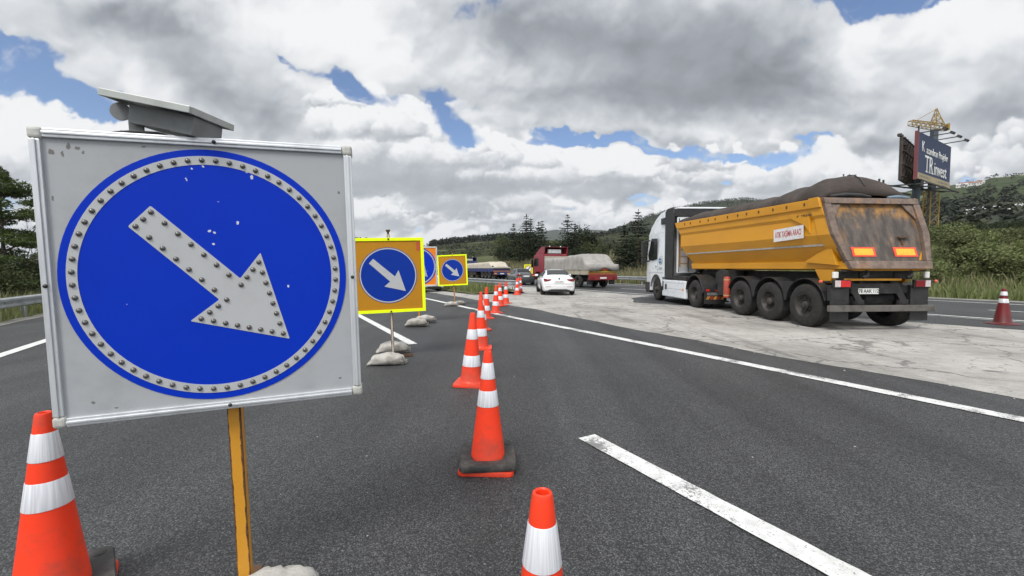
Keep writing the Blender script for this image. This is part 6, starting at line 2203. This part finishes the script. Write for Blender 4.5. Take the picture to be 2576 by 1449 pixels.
        so = sp.build('spoiler', cabc, cb, .01)
        MB().box(-ca * .6, ca * .45, y0 - .02, y0 + .25, cab_h + .02, cab_h + .62 * spoiler).build('roof_unit', pm('pale_grey_unit' + str(seed), (.45, .46, .46), (.25, .25, .25), .6, 9, .5), cb, .01)
        for s_ in (-.45, .45): MB().lathe([(.05, z1 + .002), (.05, z1 + .09), (0, z1 + .1)], 8, 'z', (s_ * 1.2, y0 + .1, 0)).build('roof_lamp', M_PLATE, cb)
    for s_ in (-1, 1):
        for y in axles:
            wheel(t, s_ * a, y, wr, .28, s_, None, wr * .56, dish=.12 if y < L - cab_len else .02, hub=True)
    return t

M_CABR = pm('cab_red', (0.22, 0.018, 0.030), (0.15, 0.016, 0.022), 0.6, 1.5, 0.4, coat=.3)
M_BEDY = pm('bed_cream', (0.34, 0.31, 0.24), (0.25, 0.23, 0.19), .8, 3, .6)
M_BEDB = pm('bed_blue', (0.025, 0.035, 0.13), (0.04, 0.045, 0.10), .7, 3, .5)
M_TBY = pm('tailboard_yellow', (0.36, 0.26, 0.035), (0.14, 0.10, 0.04), 1.0, 6, .6)
M_TBO = pm('tail_strip_orange', (0.40, 0.125, 0.02), (0.12, 0.06, 0.03), 1.0, 5, .5)
M_TBR = pm('tail_bumper_red', (0.19, 0.014, 0.016), (0.09, 0.016, 0.016), .7, 6, .45)
c0 = Vector((5.46, 31.0, 0)); hd_ = R(22)
cc = c0 + Vector((math.cos(hd_), math.sin(hd_), 0)) * 1.2
rt = flat_truck('red cab lorry with a rumpled grey canvas and a yellow and red tail', cc, hd_, 9.6, 2.4, M_CABR, M_BEDY, M_TARPG,
                [(0, 1.72), (.02, 1.80), (.17, 2.50), (.40, 2.48), (.55, 2.28), (1.0, 2.33)], 1.18, 2.72, 2.3, [1.5, 2.75, 8.2], .48, (M_TBY, M_TBO, M_TBR, M_DRED), 5, .58, True, 1.32)
fl = MB()
r_ = random.Random(4)
ring0 = [(-1.24 + 2.48 * k / 24, -.13 - .03 * r_.random(), 1.74) for k in range(25)]
ring1 = [(-1.25 + 2.5 * k / 24, -.17 - .06 * r_.random(), 1.5) for k in range(25)]
ring2 = [(-1.25 + 2.5 * k / 24, -.14 - .07 * r_.random(), 1.22 + .18 * math.exp(-((k - 13) / 4.0) ** 2) + .05 * r_.random()) for k in range(25)]
o = fl.loft([ring0, ring1, ring2], False, False).build('canvas_flap', M_TARPG, rt, smooth=70); md = o.modifiers.new('t', 'SOLIDIFY'); md.thickness = .015
MB().box(-.42, .40, -.118, -.075, 1.285, 1.44).build('red_sack', pm('load_red', (.45, .06, .02), (.35, .05, .02), .6, 8, .7), rt, .03)
c0 = Vector((-2.35, 55.0, 0)); hd_ = R(25)
cc = c0 + Vector((math.cos(hd_), math.sin(hd_), 0)) * 1.15
flat_truck('blue flatbed lorry with a cream canvas, half hidden behind the median rail', cc, hd_, 14.5, 2.3, M_BEDB, M_BEDB, M_TARPC,
           [(0, 1.62), (.03, 1.66), (.14, 2.28), (.5, 2.20), (.8, 2.12), (1.0, 2.1)], 1.18, 2.55, 2.2, [1.6, 2.85, 4.1, 10.2, 13.0], .48, (M_BEDB, M_TBO, M_BEDB, M_ORANGE), 9, .55, True, 1.42)


# ------------------------------------------------------------------ cars
def car(name, label, loc, rz, paint, L, W, H, tail, plate=None, emblem=False, style='coupe', lamps=None):
    t = thing(name, label, 'car', loc, rz)
    a = W / 2
    zb = .22; zs = .62 * H + .02; zd = .70 * H
    S_ = [(0.0, .40, .66, zd - .12, .80), (.05, .28, .70, zd - .03, .89), (.22, zb, zs - .02, zd, .955), (.8, zb, zs, zd + .0, .99), (1.3, zb, zs, zd, 1.0), (L * .5, zb, zs, zd - .01, 1.0), (L * .72, zb, zs - .01, zd - .04, .99),
          (L * .86, zb, zs - .06, zd - .10, .96), (L - .22, zb + .02, zs - .16, zd - .22, .88), (L - .05, .30, .55, zd - .34, .72), (L, .38, .52, zd - .40, .60)]
    rings = []
    for y, b_, s_, d_, w in S_:
        hw = a * w
        half = [(hw * .90, b_), (hw * .975, b_ + .10), (hw, (b_ + s_) * .5), (hw * .985, s_ - .03), (hw * .95, s_ + .02), (hw * .80, max(d_, s_ + .03)), (hw * .4, max(d_, s_ + .03) + .018)]
        rings.append([(-x, y, z) for x, z in half] + [(x, y, z) for x, z in reversed(half)])
    body = MB().loft(rings).build('body', paint, t, smooth=38)
    # cabin
    if style == 'coupe':
        C = [(.42, zd - .02, zd + .0, .78, .74), (.9, zd - .03, zd + .19, .86, .68), (1.55, zd - .03, H - .035, .90, .615), (2.1, zd - .03, H, .915, .61), (2.6, zd - .03, H - .02, .915, .62), (3.15, zd - .04, zd + .20, .90, .68), (3.62, zd - .10, zd - .06, .85, .76)]
    else:
        C = [(.72, zd - .02, zd + .0, .82, .76), (1.0, zd - .03, zd + .20, .87, .70), (1.36, zd - .03, H - .04, .90, .635), (1.9, zd - .03, H, .915, .63), (2.5, zd - .03, H - .02, .915, .64), (2.95, zd - .04, zd + .20, .90, .69), (3.35, zd - .08, zd - .04, .86, .76)]
    rg = []
    for y, b_, tp_, w0, w1 in C:
        half = [(a * w0, b_), (a * (w0 * .93 + w1 * .07), b_ + .04), (a * (w1 * .92 + w0 * .08), b_ + (tp_ - b_) * .78), (a * w1 * .93, tp_ - .012), (a * w1 * .5, tp_ + .012)]
        rg.append([(-x, y, z) for x, z in half] + [(x, y, z) for x, z in reversed(half)])
    cabn = MB().loft(rg).build('cabin', paint, t, smooth=45)
    def glass_between(i, j, f0, f1, wf, lift_, name):
        A, B = C[i], C[j]
        def P(f, sx):
            y = A[0] + (B[0] - A[0]) * f; z = A[2] + (B[2] - A[2]) * f; w = a * (A[4] + (B[4] - A[4]) * f) * wf
            return Vector((sx * w, y, z + .012))
        n_ = Vector((0, -(B[2] - A[2]), B[0] - A[0])).normalized() * lift_
        q = [P(f0, -1), P(f0, 1), P(f1, 1), P(f1, -1)]
        q = [p + n_ for p in q]
        o = MB().loft([q, [p - n_ * 1.6 for p in q]]).build(name, M_GLASS, cabn, .004)
        return o
    glass_between(0, 2, .30, .90, .90, .045 if style == 'coupe' else .045, 'rear_window')
    glass_between(6, 4, .22, .92, .90, .045, 'windscreen')
    sw = MB()
    for s_ in (-1, 1):
        y0, y1 = C[1][0] + .35, C[5][0] - .05
        zlo, zhi = zd + .02, H - .085
        def X(z, o_): 
            f = (z - zd) / (H - zd); return s_ * (a * (.90 * (1 - f) + .625 * f) + o_)
        q = [(y0, zlo), (C[2][0] + .12, zhi), (C[4][0] - .1, zhi), (y1 + .2, zlo)]
        sw.loft([[(X(z, .012), y, z) for y, z in q], [(X(z, -.03), y, z) for y, z in q]])
    sides(sw, 'side_window', M_GLASS, cabn)
    for s_ in (-1, 1):
        P = lamps
        MB().prism([(s_ * x, z) for x, z in P], 'y', -.012, .10).build('tail_light', M_DRED if style == 'coupe' else M_DRED, t, .012)
        MB().box(min(s_ * (a - .02), s_ * (a + .17)), max(s_ * (a - .02), s_ * (a + .17)), L * .64, L * .64 + .08, zd + .02, zd + .14).build('mirror', paint, t, .02)
    if style != 'coupe':
        MB().box(a * .60, a * .86, -.022, -.008, zd - .19, zd - .12).build('indicator', pm('lit_indicator', (.9, .25, .03), None, .1, 4, .3), t)
    low = MB().box(-a * .62, a * .62, .0, .35, .19, .31).box(-a * .5, a * .5, -.012, .02, .31, .335)
    low.build('rear_diffuser', M_BLACK, t, .02)
    cr = MB()
    for s_ in (-1, 1): cr.box(min(s_ * .42, s_ * .72) * a / .9, max(s_ * .42, s_ * .72) * a / .9, -.006, .03, .455, .475)
    cr.build('bumper_reflector', M_DRED if style == 'coupe' else M_BLACK, t)
    if style == 'coupe':
        MB().box(-a * .86, a * .86, -.004, .02, zd - .345, zd - .33).build('boot_seam', pm('seam_dark', (.2, .2, .2)), t)
    pl = MB().box(-.26, .26, -.022, -.004, zd - .275, zd - .165).build('number_plate', M_PLATE, t)
    if plate: text_mesh(plate, .10, face_my(0, -.0225, zd - .22), 'lettering', M_INK, pl, .0006, .84)
    if emblem:
        e = MB().lathe([(.0, -.020), (.042, -.019), (.046, -.006)], 20, 'y', (0, 0, zd - .06)).build('emblem', M_INK, t)
        MB().prism([(0, zd - .06), (.034, zd - .06), (.024, zd - .036), (0, zd - .026)], 'y', -.0225, -.0205).prism([(0, zd - .06), (-.034, zd - .06), (-.024, zd - .084), (0, zd - .094)], 'y', -.0225, -.0205).build('emblem_field', pm('emblem_blue', (.05, .18, .45)), e)
    for s_ in (-1, 1):
        for y in (.82, L - .85):
            MB().lathe([(.36, 0), (.36, .012)], 28, 'x', (s_ * a * .992 - (.012 if s_ > 0 else 0), y, .33)).build('wheel_arch', M_BLACK, t)
            wheel(t, s_ * (a + .006), y, .325, .23, s_, None, .225, rim_m=M_RIM, dish=.03, hub=False)
    return t
M_CARW = pm('car_white', (0.78, 0.79, 0.80), (0.66, 0.67, 0.68), .4, 1.5, .22, coat=.7)
M_CARG = pm('car_dark_grey', (0.050, 0.058, 0.062), (0.075, 0.08, 0.08), .5, 1.5, .28, coat=.6)
car('coupe_car', 'white fastback car driving away past the cones, seen from behind', (2.48, 22.75, 0.004), R(1.0), M_CARW, 4.6, 1.80, 1.36, None, '34 JC 5834', True, 'coupe',
    [(.40, .865), (.64, .875), (.80, .90), (.82, .84), (.78, .76), (.62, .745), (.46, .79)])
car('saloon_car', 'dark grey saloon with a lit right indicator, left of the red cab', (1.22, 36.8, 0.0), R(13), M_CARG, 4.5, 1.72, 1.40, None, None, False, 'saloon',
    [(.42, .93), (.80, .93), (.80, .79), (.42, .79)])
car('hatchback_car', 'white car almost hidden behind the orange sign, only bumper and tyre showing', (-4.75, 26.3, 0.004), R(40), M_CARW, 4.2, 1.75, 1.45, None, None, False, 'saloon',
    [(.42, .93), (.80, .93), (.80, .79), (.42, .79)])

# ------------------------------------------------------------------ the air
hz = bpy.data.materials.new('haze_air')
hz.use_nodes = True
hz.node_tree.nodes.clear()
ho = hz.node_tree.nodes.new('ShaderNodeOutputMaterial')
hv = hz.node_tree.nodes.new('ShaderNodeVolumePrincipled')
hv.inputs['Color'].default_value = (0.86, 0.91, 0.97, 1)
hv.inputs['Density'].default_value = 0.00006
hv.inputs['Anisotropy'].default_value = 0.2
hz.node_tree.links.new(hv.outputs[0], ho.inputs['Volume'])
o = MB().box(-7200, 7200, -7200, 7200, -3, 520).build('haze', hz)
o['kind'] = 'stuff'
